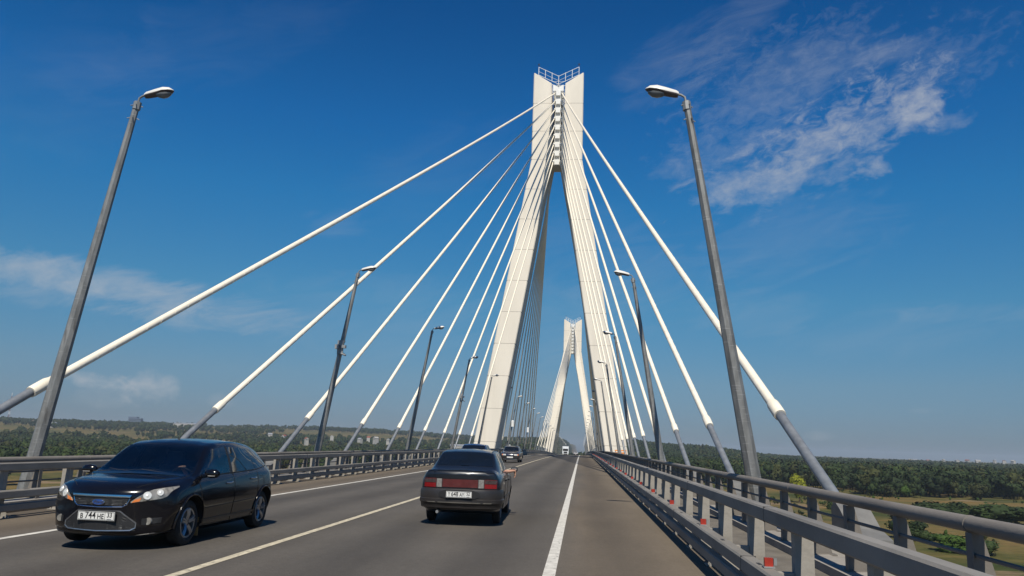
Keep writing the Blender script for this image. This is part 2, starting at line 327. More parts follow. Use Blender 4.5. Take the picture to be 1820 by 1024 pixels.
# ------------------------------------------------------------------ pylons
YP1, YP2 = 118.0, 348.1
def pylon(yp, label):
    z0 = zc(yp); r = empty('pylon', (0, yp, z0), label=label, cat='pylon', group='pylons of the bridge')
    HD = 2.2
    def leg(s):
        mb = MB(); zz = [-19 - z0 * 0, 44.6, 58.9]
        def o_(z): return 3.9 + .164 * max(0, 44.6 - z) - .0 * z
        def i_(z): return (.82 + .161 * (44.6 - z)) if z < 44.6 else .82 + (z - 44.6) * .016
        lv = [-19] + [44.6 - 4.75 * k for k in range(9, -1, -1)] + [49.2, 53.8]
        secs = []
        for z in lv: secs.append((o_(z), i_(z), z, z))
        secs.append((3.9, 1.05, 58.9, 57.15))
        rings = []
        for (o, i, zo, zi) in secs:
            c = .12; B = HD + 3.0 * min(1, max(0, 44.6 - zo) / 44.6)
            rings.append([(s * o, -HD + c, zo), (s * (o - c), -HD, zo), (s * (i + c), -HD, zi), (s * i, -HD + c, zi), (s * i, B - c, zi), (s * (i + c), B, zi), (s * (o - c), B, zo), (s * o, B - c, zo)])
        n = 8; vs = [p for rg in rings for p in rg]
        fs = [(n * j + k, n * j + (k + 1) % n, n * (j + 1) + (k + 1) % n, n * (j + 1) + k) for j in range(len(rings) - 1) for k in range(n)] + [tuple(range(n)), tuple(n * (len(rings) - 1) + k for k in range(n))]
        mb.add(vs, fs, 0)
        for z in lv[1:]:   # pour joints, thin recessed-looking dark bands standing 3 mm proud
            o, i = o_(z) + .004, i_(z) - .004; t = .03
            mb.box(min(s * o, s * i), max(s * o, s * i), -HD - .004, HD + 3.0 * min(1, max(0, 44.6 - z) / 44.6) + .004, z - t, z + t, 1)
        mb.build('leg', [m_conc, m_joint], r)
    leg(-1); leg(1)
    # saddle block joining the legs and the steel anchor box between them
    mb = MB(); mb.box(-.84, .84, -1.6, 1.6, 43.9, 44.7); mb.build('cross_beam', m_conc, r)
    mb = MB(); mb.box(-.45, .45, -1.5, 1.5, 44.7, 56.9); mb.box(-.8, .8, -1.9, -1.6, 56.0, 57.0); mb.box(-.8, .8, 1.6, 1.9, 56.0, 57.0)
    for i in range(9):
        z = 55.75 - 1.42 * i; mb.box(-.36, .36, -1.95, -1.5, z - .5, z + .32); mb.box(-.47, .47, -1.6, 1.6, z + .36, z + .40)
        for s in (-1, 1):
            mb.tube([(s * .62, -2.0, z - .15), (s * .5, -1.4, z + .25)], .17, 10); mb.tube([(s * .62, 2.0, z - .15), (s * .5, 1.4, z + .25)], .17, 10)
    mb.build('anchor_box', m_steelw, r)
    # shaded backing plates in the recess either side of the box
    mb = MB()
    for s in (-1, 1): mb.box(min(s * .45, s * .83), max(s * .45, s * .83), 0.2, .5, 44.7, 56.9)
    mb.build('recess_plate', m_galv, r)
    for yy_ in (-2.1, 2.1):   # V-shaped guard railing on top
        mb = MB(); t = .045
        def zt(x): return 57.05 + abs(x) * .46
        for h in (.02, .62, 1.35):
            for s in (-1, 1): mb.tube([(0, yy_, 56.95 + h + .05), (s * 3.15, yy_, zt(3.15) + h + .05)], t if h != .62 else .025, 6)
        for x in (-3.15, -2.1, -1.05, 0, 1.05, 2.1, 3.15): mb.tube([(x, yy_, (zt(x) if abs(x) > 1.01 else 56.9)), (x, yy_, zt(x) + 1.42)], .05, 6)
        mb.tube([(-1.05, yy_, 57.45), (1.05, yy_, 57.45)], .03, 6)
        mb.build('railing', m_steelw, r)
    for s in (-1, 1): mb = MB(); mb.tube([(s * 3.15, -2.1, 59.9), (s * 3.15, -2.1, 60.45)], .035, 6); mb.lathe([(0, .0), (.05, .13), (.22, .13), (.3, 0)], 'z', 10, c=(s * 3.15, -2.1, 60.2)); mb.build('beacon', m_dark, r)
    return r
pylon(YP1, 'near cream concrete A-shaped pylon with split head, cables on both sides')
pylon(YP2, 'far cream A-shaped pylon, small, seen between the legs of the near pylon')

# ------------------------------------------------------------------ stay cables
ORD = ['first', 'second', 'third', 'fourth', 'fifth', 'sixth', 'seventh', 'eighth', 'ninth', 'tenth', 'eleventh', 'twelfth', 'thirteenth', 'fourteenth', 'fifteenth', 'sixteenth', 'seventeenth', 'eighteenth', 'nineteenth', 'twentieth', '21st', '22nd', '23rd', '24th', '25th', '26th', '27th', '28th', '29th', '30th']
def cable(yp, side, dirn, i, pn):
    yj = yp + dirn * (YP1 - 18.556 - 9.985 * i)
    J = Vector((side * 8.9, yj, zd(0, yj) + 2.45)); T = Vector((side * .58, yp + dirn * 1.9, zc(yp) + 55.55 - 1.42 * i))
    d = (T - J).normalized(); zb = zd(0, yj) + .35; A = J - d * ((J.z - zb) / d.z)
    near = abs(yj) < 60 and yj > 0
    lr = 'left' if side < 0 else 'right'
    half = 'nearer the camera' if dirn < 0 else 'beyond the pylon'
    lab = f'{"longest" if i == 0 else ORD[i] + " longest"} cream stay cable on the {lr} of the {pn} pylon, {half}'
    r = empty('stay_cable', A, label=lab, cat='cable', group='stay cables of the bridge')
    def W(v): return tuple(v - A)
    # white sheath with a slight sag
    Ln = (T - J).length; n = 24; pts = []; rs = []
    sag = Ln * .0028
    for k in range(n + 1):
        t = k / n; p = J.lerp(T, t); p = p - Vector((0, 0, 1)) * (4 * sag * t * (1 - t)); pts.append(W(p)); rs.append(.108 if k > 0 else .112)
    mb = MB(); mb.tube(pts, rs, 12 if near else 8, 0)
    if yj < 45 and yj > 0:   # helical rib
        hp = []; m = int(Ln / .09)
        for k in range(m):
            t = k / m; p = J.lerp(T, t) - Vector((0, 0, 1)) * (4 * sag * t * (1 - t)); a = t * Ln / .75 * 2 * math.pi
            ax = d.cross(Vector((0, 0, 1))).normalized(); bx = ax.cross(d)
            hp.append(W(p + (ax * math.cos(a) + bx * math.sin(a)) * .108))
        mb.tube(hp, .007, 4)
    mb.build('sheath', m_cable, r, smooth=50)
    mb = MB(); mb.tube([W(J - d * .12), W(J - d * .06), W(J + d * .40), W(J + d * .55)], [.135, .142, .142, .11], 16 if near else 8); mb.build('collar', m_cable, r, smooth=40)
    mb = MB(); mb.tube([W(A - d * .3), W(J - d * .08)], .105, 14 if near else 8); mb.build('guide_tube', m_tube, r, smooth=50)
    # concrete anchor block: sloping wedge along the cable foot
    mb = MB(); sg = -dirn; wz = zd(0, yj)
    dy = d.y * 1.0; zt_ = .35 + .28; ln = 1.15
    poly = [(.50 * sg, -.75), (.50 * sg, .30), (.30 * sg, .42), (.02 * sg, .30), (-.45 * sg, .02), (-.95 * sg, -.10), (-.95 * sg, -.75)]
    mb.prism(poly, 'x', -.26, .26); mb.build('anchor_block', m_blk, r)
for yp, pn in ((YP1, 'near'), (YP2, 'far')):
    for dirn in (-1, 1):
        for side in (-1, 1):
            for i in range(9): cable(yp, side, dirn, i, pn)

# ------------------------------------------------------------------ guard rails and parapets
def sweep(mb, sec, s, ys, mi=0, zref=None):
    n = len(sec)
    mb.add([(s * p[0], y, zd(s * (zref or p[0]), y) + p[1]) for y in ys for p in sec], [(n * j + i, n * j + (i + 1) % n, n * (j + 1) + (i + 1) % n, n * (j + 1) + i) for j in range(len(ys) - 1) for i in range(n)] + [tuple(range(n)), tuple(n * (len(ys) - 1) + i for i in range(n))], mi)
def rbox(u0, u1, z0, z1, c=.018): return [(u0, z0 + c), (u0, z1 - c), (u0 + c, z1), (u1 - c, z1), (u1, z1 - c), (u1, z0 + c), (u1 - c, z0), (u0 + c, z0)]
GY = [-8 + 4 * i for i in range(162)]
def guardrail(s, phase, label):
    r = empty('guard_rail', (0, 0, 0), label=label, cat='guard rail', group='steel guard rails beside the carriageway')
    for nm, sec in (('top_beam', rbox(6.36, 6.50, .865, 1.017)), ('middle_beam', rbox(6.12, 6.27, .375, .525)), ('lower_beam', rbox(6.17, 6.28, .13, .27))):
        mb = MB(); sweep(mb, sec, s, GY, zref=6.4)
        if nm != 'lower_beam':
            u0_, u1_ = sec[0][0], sec[4][0]; zt_ = sec[2][1]
            for k in range(60):   # splice joints and bolt slots
                y = phase + 2 * k + .35; zz = zd(s * 6.4, y)
                if nm == 'middle_beam': mb.box(min(s * (u0_ + .05), s * (u0_ + .085)), max(s * (u0_ + .05), s * (u0_ + .085)), y - .12, y + .02, zt_ + zz - .002, zt_ + zz + .003, 1)
                if k % 3 == 0: mb.box(min(s * (u0_ - .002), s * (u1_ + .002)), max(s * (u0_ - .002), s * (u1_ + .002)), y + .5, y + .515, sec[0][1] - .015 + zz, zt_ + zz + .003, 1)
        mb.build(nm, [m_rail, m_dark], r)
    mb = MB(); mb.box(-.085, .085, -.06, .06, .0, .863)          # post; local x toward the outside
    mb.box(-.36, -.087, -.05, .05, .40, .50); mb.box(-.31, -.087, -.04, .04, .16, .25)
    mb.prism([(-.26, 0), (-.087, 0), (-.087, .20), (-.14, .20)], 'y', -.012, .012); mb.prism([(.087, 0), (.26, 0), (.14, .20), (.087, .20)], 'y', -.012, .012)
    mb.box(-.28, .28, -.12, .12, .0, .014)
    for bx_ in (-.22, .22):
        for by_ in (-.08, .08): mb.box(bx_ - .015, bx_ + .015, by_ - .015, by_ + .015, .013, .04)
    for bz_ in (.90, .97): mb.box(-.150, -.10, -.012, .012, bz_ - .012, bz_ + .012)
    pm = mb.mesh('post', m_post)
    ys = [phase + 2 * i for i in range(-6, 315) if phase + 2 * i > -7]
    vis = [y for y in ys if y > (3 if s > 0 else 10)]
    vis = sorted(vis)[:100]; rest = [y for y in ys if y not in vis]
    for y in vis:
        o = link('post', pm, r, (s * 6.515, y, zd(s * 6.5, y) + .002)); o.scale.x = s
    mb = MB(); V0 = [v.co.copy() for v in pm.vertices]; F0 = [tuple(p.vertices) for p in pm.polygons]
    for y in rest: mb.add([(s * (v.x + 6.515), v.y + y, v.z + zd(s * 6.5, y) + .002) for v in V0], F0)
    mb.build('post', m_post, r, kind='stuff')
    if s > 0:
        mb = MB(); mb.box(-.038, .038, -.022, .022, 0, .075); mb.box(.046, .075, -.012, .012, .01, .07, 1); mb.box(-.05, .05, -.05, .05, -.012, 0, 1)
        rm = mb.mesh('reflector', [m_red, m_galv])
        for k in range(-1, 30): y = 7.84 + 4 * k; link('reflector', rm, r, (6.22, y, zd(6.28, y) + .54))
    return r
guardrail(-1, .7, 'grey steel three-beam guard rail along the left, oncoming side of the road')
guardrail(1, 1.78, 'grey steel guard rail along the right shoulder, topped with small red reflectors')
def parapet(s, phase, label):
    r = empty('parapet_railing', (0, 0, 0), label=label, cat='railing', group='outer parapet railings of the bridge')
    mb = MB(); n = 14
    sec = [(7.88 + .072 * math.cos(2 * math.pi * k / n), 1.012 + .072 * math.sin(2 * math.pi * k / n)) for k in range(n)]
    sweep(mb, sec, s, GY, zref=7.9)
    for y in [1.5 + 6 * k for k in range(100)]:   # couplings
        sec2 = [(7.88 + .077 * math.cos(2 * math.pi * k / n), 1.012 + .077 * math.sin(2 * math.pi * k / n)) for k in range(n)]; sweep(mb, sec2, s, [y, y + .05], zref=7.9)
    mb.build('handrail', m_hand, r, smooth=50)
    for z in (.76, .55, .34):
        mb = MB(); sec = [(7.86 + .02 * math.cos(2 * math.pi * (k + .5) / 6), z + .02 * math.sin(2 * math.pi * (k + .5) / 6)) for k in range(6)]; sweep(mb, sec, s, GY, zref=7.9); mb.build('rail', m_hand, r)
    mb = MB(); mb.prism([(-.05, .14), (-.05, .94), (.05, .94), (.26, .14)], 'y', -.012, .012); mb.box(-.062, -.048, -.055, .055, .14, .945); mb.box(-.07, .30, -.09, .09, .138, .16)
    pm = mb.mesh('post', m_hand)
    ys = [phase + 1.65 * i for i in range(-5, 385)]; ys = [y for y in ys if -7 < y < 634]
    vis = sorted(y for y in ys if y > (4.5 if s > 0 else 12))[:100]; rest = [y for y in ys if y not in vis]
    for y in vis:
        o = link('post', pm, r, (s * 7.88, y, zd(s * 7.9, y))); o.scale.x = s
    mb = MB(); V0 = [v.co.copy() for v in pm.vertices]; F0 = [tuple(p.vertices) for p in pm.polygons]
    for y in rest: mb.add([(s * (v.x + 7.88), v.y + y, v.z + zd(s * 7.9, y)) for v in V0], F0)
    mb.build('post', m_hand, r, kind='stuff')
parapet(-1, 1.2, 'grimy tubular parapet railing beyond the left guard rail')
parapet(1, .84, 'grimy tubular parapet railing beyond the right guard rail, above the meadow')

# ------------------------------------------------------------------ street lamps
def lamp(s):   # local: base at origin, x>0 toward the road (mirrored by scale afterwards)
    r = empty('street_lamp', (0, 0, 0))
    H = 9.9; ln = 1.55
    mb = MB(); pts = [(0, 0, -.6), (0, 0, 0), (ln * .5, 0, H * .5), (ln, 0, H)]
    pts = [(-.6 * ln / H, 0, -.6), (0, 0, 0), (ln * .35, 0, H * .35), (ln * .7, 0, H * .7), (ln, 0, H)]
    mb.tube(pts, [.175, .173, .142, .108, .078], 8); mb.box(-.3, .3, -.3, .3, -.62, -.28); mb.build('pole', m_pole, r)
    mb = MB(); mb.tube([(ln - .02, 0, H - .22), (ln, 0, H - .02)], .10, 8)
    for a in range(4):
        t = a * math.pi / 2 + .4
        for hh in (.10, .45): mb.tube([(ln - hh * .155 + .07 * math.cos(t), .07 * math.sin(t), H - hh), (ln - hh * .155 + .15 * math.cos(t), .15 * math.sin(t), H - hh - .03)], .014, 5)
    mb.tube([(ln, 0, H - .05), (ln + .03, 0, H + .10), (ln + .12, 0, H + .16), (ln + .30, 0, H + .20)], .028, 8); mb.build('bracket', m_galv, r)
    # cobra head: lofted shell 0.75 m long, tilted up slightly
    mb = MB(); secs = [(.0, .07, .07, .06), (.06, .10, .10, .07), (.30, .125, .13, .07), (.52, .165, .14, .06), (.68, .13, .10, .04), (.76, .05, .03, .015), (.775, .01, .005, .005)]
    n = 12; vs = []; fs = []; q = rad(11)
    for (t, wd, up, dn) in secs:
        for k in range(n):
            a = 2 * math.pi * k / n; y = wd * math.cos(a); z = (up if math.sin(a) > 0 else dn) * math.sin(a)
            vs.append((ln + .18 + t * math.cos(q) - z * math.sin(q), y, H + .155 + t * math.sin(q) + z * math.cos(q)))
    fs = [(n * j + k, n * j + (k + 1) % n, n * (j + 1) + (k + 1) % n, n * (j + 1) + k) for j in range(len(secs) - 1) for k in range(n)] + [tuple(range(n))]
    mi = []
    b = len(mb.f)
    for j in range(len(secs) - 1):
        for k in range(n): mi.append(1 if math.sin(2 * math.pi * (k + .5) / n) < -.2 else 0)
    mb.add(vs, fs); mb.m = mi + [0]
    mb.build('lamp_head', [m_lampw, m_lampd], r, smooth=45)
    mb = MB(); vs = []; n = 10; 
    for (t, wd, dn) in [(.30, .02, .0), (.34, .10, .05), (.46, .135, .10), (.58, .12, .10), (.68, .07, .05), (.71, .02, .0)]:
        for k in range(n):
            a = math.pi + math.pi * k / (n - 1); y = wd * math.cos(a); z = -.05 + dn * math.sin(a)
            vs.append((ln + .18 + t * math.cos(q) - z * math.sin(q), y, H + .155 + t * math.sin(q) + z * math.cos(q)))
    mb.add(vs, [(n * j + k, n * j + k + 1, n * (j + 1) + k + 1, n * (j + 1) + k) for j in range(5) for k in range(n - 1)]); mb.build('lamp_bowl', m_lampg, r, smooth=True)
    return r
lp = lamp(1); first = True
for s, y0 in ((-1, 18.5), (1, 17.5)):
    for i in range(29):
        y = y0 + 21.0 * i
        o = lp if first else copy_tree(lp); first = False
        u = s * ((8.32 if i == 0 else 8.42) if s > 0 else 8.73); o.location = (u, y, zc(y) + ((-.42 if i == 0 else -.17) if s > 0 else .08))
        if s > 0: o.rotation_euler = (0, 0, math.pi)
        nm = 'nearest' if i == 0 else ORD[i]
        lr = 'left' if s < 0 else 'right'
        tag(o, f'{"nearest" if i == 0 else ORD[i] + " nearest"} leaning grey octagonal street lamp along the {lr} side of the bridge', 'street lamp', 'street lamps leaning in over the bridge')
        if s < 0 and i in (1, 3):    # clamp-on equipment
            mb = MB(); h = 6.0; xx = 1.55 * h / 9.9; mb.box(xx - .15, xx + .15, -.19, -.1, h - .35, h + .35); mb.box(xx - .22, xx - .02, -.38, -.16, h - .1, h + .12); mb.box(xx + .1, xx + .30, -.3, -.1, h - .05, h + .1)
            mb.tube([(xx, -.2, h - .3), (xx + .35, -.3, h - .42)], .05, 8); mb.tube([(xx, 0, h + .28), (xx, 0, h + .36)], .19, 8); mb.tube([(xx, 0, h - .36), (xx, 0, h - .28)], .2, 8)
            mb.build('equipment_box', m_galv, o)
        if s < 0 and i in (6, 8):
            mb = MB(); h = 5.2; xx = 1.55 * h / 9.9; mb.lathe([(-.5, 0), (-.5, .28), (.5, .28), (.62, .1), (.62, 0)], 'z', 12, c=(xx + .1, -.45, h)); mb.tube([(xx, 0, h), (xx + .1, -.3, h)], .05, 6); mb.build('equipment_housing', m_steelw, o, smooth=40)
# orange service barrier by the foot of the near pylon
r = empty('service_barrier', (9.9, 112.5, zc(112) + .2), label='small orange barrier at the foot of the near pylon, right side', cat='barrier')
mb = MB(); mb.box(-.8, .8, -.05, .05, .55, .80); mb.box(-.8, .8, -.05, .05, .95, 1.1); mb.build('panel', m_orange, r)
for x in (-.7, .7): mb = MB(); mb.box(x - .04, x + .04, -.04, .04, -1.2, .96); mb.box(x - .05, x + .05, -.25, .25, -1.22, -1.15); mb.build('leg', m_dark, r)

# ------------------------------------------------------------------ terrain, river, woods
ZG = -17.0
def hash2(x, y): return np.modf(np.abs(np.sin(x * 127.1 + y * 311.7) * 43758.5453))[0]
def vnoise(x, y):
    xi, yi = np.floor(x), np.floor(y); fx, fy = x - xi, y - yi; fx = fx * fx * (3 - 2 * fx); fy = fy * fy * (3 - 2 * fy)
    return (hash2(xi, yi) * (1 - fx) + hash2(xi + 1, yi) * fx) * (1 - fy) + (hash2(xi, yi + 1) * (1 - fx) + hash2(xi + 1, yi + 1) * fx) * fy
def fbm(x, y, o=4):
    v = 0; a = .5
    for k in range(o): v = v + a * vnoise(x * 2 ** k + 17.3 * k, y * 2 ** k + 5.1 * k); a *= .5
    return v
def sstep(a, b, x): t = np.clip((x - a) / (b - a), 0, 1); return t * t * (3 - 2 * t)
def bank(x): return 138 + (fbm(x * .012 + 3, x * 0 + 1.7) - .45) * 30     # far river bank (beyond it: meadow)
def ground(x, y):
    x = np.asarray(x, float); y = np.asarray(y, float)
    d = np.hypot(x, y); az = np.arctan2(x, np.maximum(y, 1))
    h = ZG + (fbm(x * .01, y * .01) - .45) * 1.6
    h = np.where(y < bank(x), ZG - 3.2 * sstep(0, 16, bank(x) - y), h)
    h = np.where(y < -170, ZG, h)
    # higher bank and hills: strong on the left and straight ahead, low on the right
    left = sstep(.10, -.30, az); mid = np.exp(-((az - .03) / .11) ** 2)
    hill = 2 + 30 * left + (fbm(x * .0012 + 5, y * .0012) - .4) * 22 * (left + .25)
    h = h + hill * sstep(900, 2600, d) + mid * 24 * sstep(820, 1500, d) * (az < .6) + 9 * np.exp(-((az - .16) / .05) ** 2) * sstep(900, 1500, d)
    # approach embankment at the far end of the bridge
    e = sstep(590, 660, y) * sstep(60, 12, np.abs(x)); zr = np.array([zc(float(v)) for v in y.ravel()]).reshape(y.shape)
    h = h + (zr - .6 - h) * e
    return h
def axis_(lo, hi, fine):
    v = [0.0]; st = fine
    while v[-1] < hi: v.append(v[-1] + st); st *= 1.055
    n = [0.0]; st = fine
    while n[-1] > lo: n.append(n[-1] - st); st *= 1.055
    return np.array(n[::-1] + v[1:])
gx = axis_(-7000, 7000, 7.0); gy = 150 + axis_(-2500, 8500, 7.0)
X, Y = np.meshgrid(gx, gy); Z = ground(X, Y); V = np.stack([X, Y, Z], -1).reshape(-1, 3); nx = len(gx); ny = len(gy)
I = (np.arange(ny - 1)[:, None] * nx + np.arange(nx - 1)[None]).ravel(); F = np.stack([I, I + 1, I + nx + 1, I + nx], 1)
def ground_mat():
    m = bpy.data.materials.new('meadow_ground'); m.use_nodes = True; t = m.node_tree; b = t.nodes['Principled BSDF']; b.inputs['Roughness'].default_value = .95; b.inputs['Specular IOR Level'].default_value = .1
    geo = N(t, 'ShaderNodeNewGeometry')
    def noise(sc, det=6, rough=.6, scale3=(1, 1, 1), off=0):
        mp = N(t, 'ShaderNodeMapping'); mp.inputs['Scale'].default_value = scale3; mp.inputs['Location'].default_value = (off, off, 0); L(t, geo.outputs['Position'], mp.inputs[0])
        n = N(t, 'ShaderNodeTexNoise'); n.inputs['Scale'].default_value = sc; n.inputs['Detail'].default_value = det; n.inputs['Roughness'].default_value = rough; L(t, mp.outputs[0], n.inputs['Vector']); return n.outputs[0]
    r = N(t, 'ShaderNodeValToRGB'); el = r.color_ramp.elements
    cols = [(.30, (.026, .040, .010)), (.40, (.045, .052, .014)), (.50, (.095, .080, .026)), (.60, (.15, .098, .036)), (.70, (.06, .058, .016))]
    while len(el) < len(cols): el.new(.5)
    for e, (p, c) in zip(el, cols): e.position = p; e.color = (*c, 1)
    L(t, noise(.022, 8, .62, (1, 1.5, 1)), r.inputs[0])
    r2 = N(t, 'ShaderNodeValToRGB'); r2.color_ramp.elements[0].position = .60; r2.color_ramp.elements[0].color = (0, 0, 0, 1); r2.color_ramp.elements[1].position = .66; r2.color_ramp.elements[1].color = (1, 1, 1, 1)
    L(t, noise(.011, 7, .6, (1, 3.2, 1), 31), r2.inputs[0])
    mx = N(t, 'ShaderNodeMix', data_type='RGBA'); L(t, r2.outputs[0], mx.inputs[0]); L(t, r.outputs[0], mx.inputs['A']); mx.inputs['B'].default_value = (.20, .14, .085, 1)
    # sandy strip along the water (low ground)
    sp = N(t, 'ShaderNodeSeparateXYZ'); L(t, geo.outputs['Position'], sp.inputs[0])
    mr = N(t, 'ShaderNodeMapRange'); mr.inputs[1].default_value = ZG - .35; mr.inputs[2].default_value = ZG - .75; L(t, sp.outputs[2], mr.inputs[0])
    mx2 = N(t, 'ShaderNodeMix', data_type='RGBA'); L(t, mr.outputs[0], mx2.inputs[0]); L(t, mx.outputs['Result'], mx2.inputs['A']); mx2.inputs['B'].default_value = (.20, .145, .08, 1)
    hs = N(t, 'ShaderNodeHueSaturation'); ma = N(t, 'ShaderNodeMath', operation='MULTIPLY_ADD'); ma.inputs[1].default_value = 1.3; ma.inputs[2].default_value = .35; L(t, noise(.35, 6, .7), ma.inputs[0]); L(t, ma.outputs[0], hs.inputs['Value']); L(t, mx2.outputs['Result'], hs.inputs['Color']); L(t, hs.outputs[0], b.inputs['Base Color'])
    return m
link('ground', npmesh('ground', V, F, ground_mat(), smooth=True), kind='structure')
m_water = mat('river_water', (.012, .03, .04), .06, var=.3, scale=.02, bump=.35, bscale=.8, spec=.6, coords='Object')
mb = MB(); xs = [-4000, -1500, -500, -150, 0, 150, 500, 1500, 4000]
mb.add([(x, y, ZG - 1.5) for y in (-175, 168) for x in xs], [(i, i + 1, 9 + i + 1, 9 + i) for i in range(8)]); mb.build('river', m_water, kind='structure')

def leafmat(name, col, var=.45, objvar=0.):
    m = bpy.data.materials.new(name); m.use_nodes = True; t = m.node_tree; b = t.nodes['Principled BSDF']; b.inputs['Roughness'].default_value = .75; b.inputs['Specular IOR Level'].default_value = .2
    geo = N(t, 'ShaderNodeNewGeometry'); n = N(t, 'ShaderNodeTexNoise'); n.inputs['Scale'].default_value = .09; n.inputs['Detail'].default_value = 8; n.inputs['Roughness'].default_value = .7; L(t, geo.outputs['Position'], n.inputs['Vector'])
    cr = N(t, 'ShaderNodeValToRGB'); cr.color_ramp.elements[0].position = .32; cr.color_ramp.elements[1].position = .68
    cr.color_ramp.elements[0].color = (*[c * (1 - var) for c in col], 1); cr.color_ramp.elements[1].color = (col[0] * (1 + var * 1.3), col[1] * (1 + var), col[2] * (1 + var * .3), 1)
    L(t, n.outputs[0], cr.inputs[0]); L(t, cr.outputs[0], b.inputs['Base Color']); return m
m_wood = leafmat('woodland_leaves', (.0165, .030, .010)); m_bush = leafmat('bush_leaves', (.024, .042, .012)); m_bushg = leafmat('bright_grass_leaves', (.034, .068, .013)); m_yel = leafmat('yellowing_leaves', (.14, .16, .015), .35); m_olive = leafmat('olive_leaves', (.034, .042, .014))
m_bark = mat('bark', (.07, .05, .035), .9, var=.3, scale=6)
def crown_proto(nleaf, seed, size=.16, tall=1.0):
    """unit tree (height 1, radius ~.4): uneven lobes filled with small leaf faces round an added light-blocking core; returns V, F(quads)"""
    g = np.random.default_rng(seed); nl = 7
    lc = np.stack([g.uniform(-.2, .2, nl), g.uniform(-.2, .2, nl), g.uniform(.35, .80, nl)], 1); lr = g.uniform(.15, .25, nl)
    lc[0] = (0, 0, .55); lr[0] = .27
    k = g.integers(0, nl, nleaf); d = g.normal(size=(nleaf, 3)); d /= np.linalg.norm(d, axis=1)[:, None]; d[:, 2] = np.abs(d[:, 2]) * np.where(g.random(nleaf) < .75, 1, -1)
    c = lc[k] + d * (lr[k] * g.uniform(.72, 1.12, nleaf))[:, None]
    nrm = d + g.normal(size=(nleaf, 3)) * .55; nrm /= np.linalg.norm(nrm, axis=1)[:, None]
    a = np.cross(nrm, g.normal(size=(nleaf, 3))); a /= np.linalg.norm(a, axis=1)[:, None]; b = np.cross(nrm, a)
    s = (size * g.uniform(.45, 1.0, nleaf))[:, None] * .5; q = g.uniform(.6, 1.1, (4, nleaf, 1))
    V = np.stack([c - a * s * q[0] - b * s * q[1] * .7, c + a * s * q[1] - b * s * q[2] * .7, c + a * s * q[2] + b * s * q[3] * .7, c - a * s * q[3] + b * s * q[0] * .7], 1).reshape(-1, 3)
    F = np.arange(nleaf * 4).reshape(-1, 4)
    # core: octahedra-like blobs as quads, added inside to block light through the crown
    vs = [V]; fs = [F]; n0 = len(V)
    for i in range(nl):
        P = []
        for z_ in (-.8, 0., .8):
            rr = math.sqrt(1 - z_ * z_ * .9) * lr[i] * .86
            for t_ in range(6): P.append(lc[i] + np.array([rr * math.cos(t_ * 1.047 + z_), rr * math.sin(t_ * 1.047 + z_), z_ * lr[i] * .86]))
        P = np.array(P); Q = []
        for j in range(2):
            for t_ in range(6): Q.append((n0 + j * 6 + t_, n0 + j * 6 + (t_ + 1) % 6, n0 + j * 6 + 6 + (t_ + 1) % 6, n0 + j * 6 + 6 + t_))
        Q += [(n0 + 12, n0 + 13, n0 + 14, n0 + 15), (n0 + 12, n0 + 15, n0 + 16, n0 + 17)]
        vs.append(P); fs.append(np.array(Q)); n0 += 18
    # trunk stub
    P = np.array([(x, y, z_) for z_ in (0, .5) for x, y in ((-.02, -.02), (.02, -.02), (.02, .02), (-.02, .02))]); Q = np.array([(n0 + i, n0 + (i + 1) % 4, n0 + 4 + (i + 1) % 4, n0 + 4 + i) for i in range(4)]); vs.append(P); fs.append(Q)
    return np.concatenate(vs), np.concatenate(fs)
def scatter(name, pts, hs, protos, mats, mix, seed, **kw):
    g = np.random.default_rng(seed); VV = []; FF = []; MI = []; off = 0
    which = g.integers(0, len(protos), len(pts)); mid = np.array([g.choice(len(mats), p=mix) for _ in pts]) if len(mats) > 1 else np.zeros(len(pts), int)
    for pi, (PV, PF) in enumerate(protos):
        idx = np.where(which == pi)[0]
        if not len(idx): continue
        a = g.uniform(0, 6.283, len(idx)); ca, sa = np.cos(a), np.sin(a); h = hs[idx]; wd = h * g.uniform(.85, 1.25, len(idx))
        x = (PV[None, :, 0] * ca[:, None] - PV[None, :, 1] * sa[:, None]) * wd[:, None] + pts[idx, 0][:, None]; y = (PV[None, :, 0] * sa[:, None] + PV[None, :, 1] * ca[:, None]) * wd[:, None] + pts[idx, 1][:, None]
        z = PV[None, :, 2] * h[:, None] + pts[idx, 2][:, None] - .06 * h[:, None]
        VV.append(np.stack([x, y, z], -1).reshape(-1, 3)); FF.append((PF[None] + (np.arange(len(idx)) * len(PV))[:, None, None] + off).reshape(-1, 4)); MI.append(np.repeat(mid[idx], len(PF))); off += len(idx) * len(PV)
    return link(name, npmesh(name, np.concatenate(VV), np.concatenate(FF), mats, np.concatenate(MI)), kind='stuff', **kw)
P_NEAR = [crown_proto(230, 40 + i, .13) for i in range(5)]; P_MID = [crown_proto(110, 60 + i, .17) for i in range(5)]; P_FAR = [crown_proto(40, 80 + i, .30) for i in range(5)]
def at_px0(x, dist):
    d = Vector(((x - 910) / 1413.7, (512 - 778) / 1413.7, -1)); t = dist / d.dot(CY); return OFF + d.dot(CX) * t, dist
def field(n, r0, r1, a0, a1, seed, keep):
    g = np.random.default_rng(seed); r = np.sqrt(g.uniform(r0 ** 2, r1 ** 2, n)); a = g.uniform(a0, a1, n); x = r * np.sin(a); y = r * np.cos(a); k = keep(x, y, r, a, g)
    k &= ~((np.abs(x) < 16) & (y < 980)) & (y > 190)
    x, y = x[k], y[k]; return np.stack([x, y, ground(x, y)], 1)
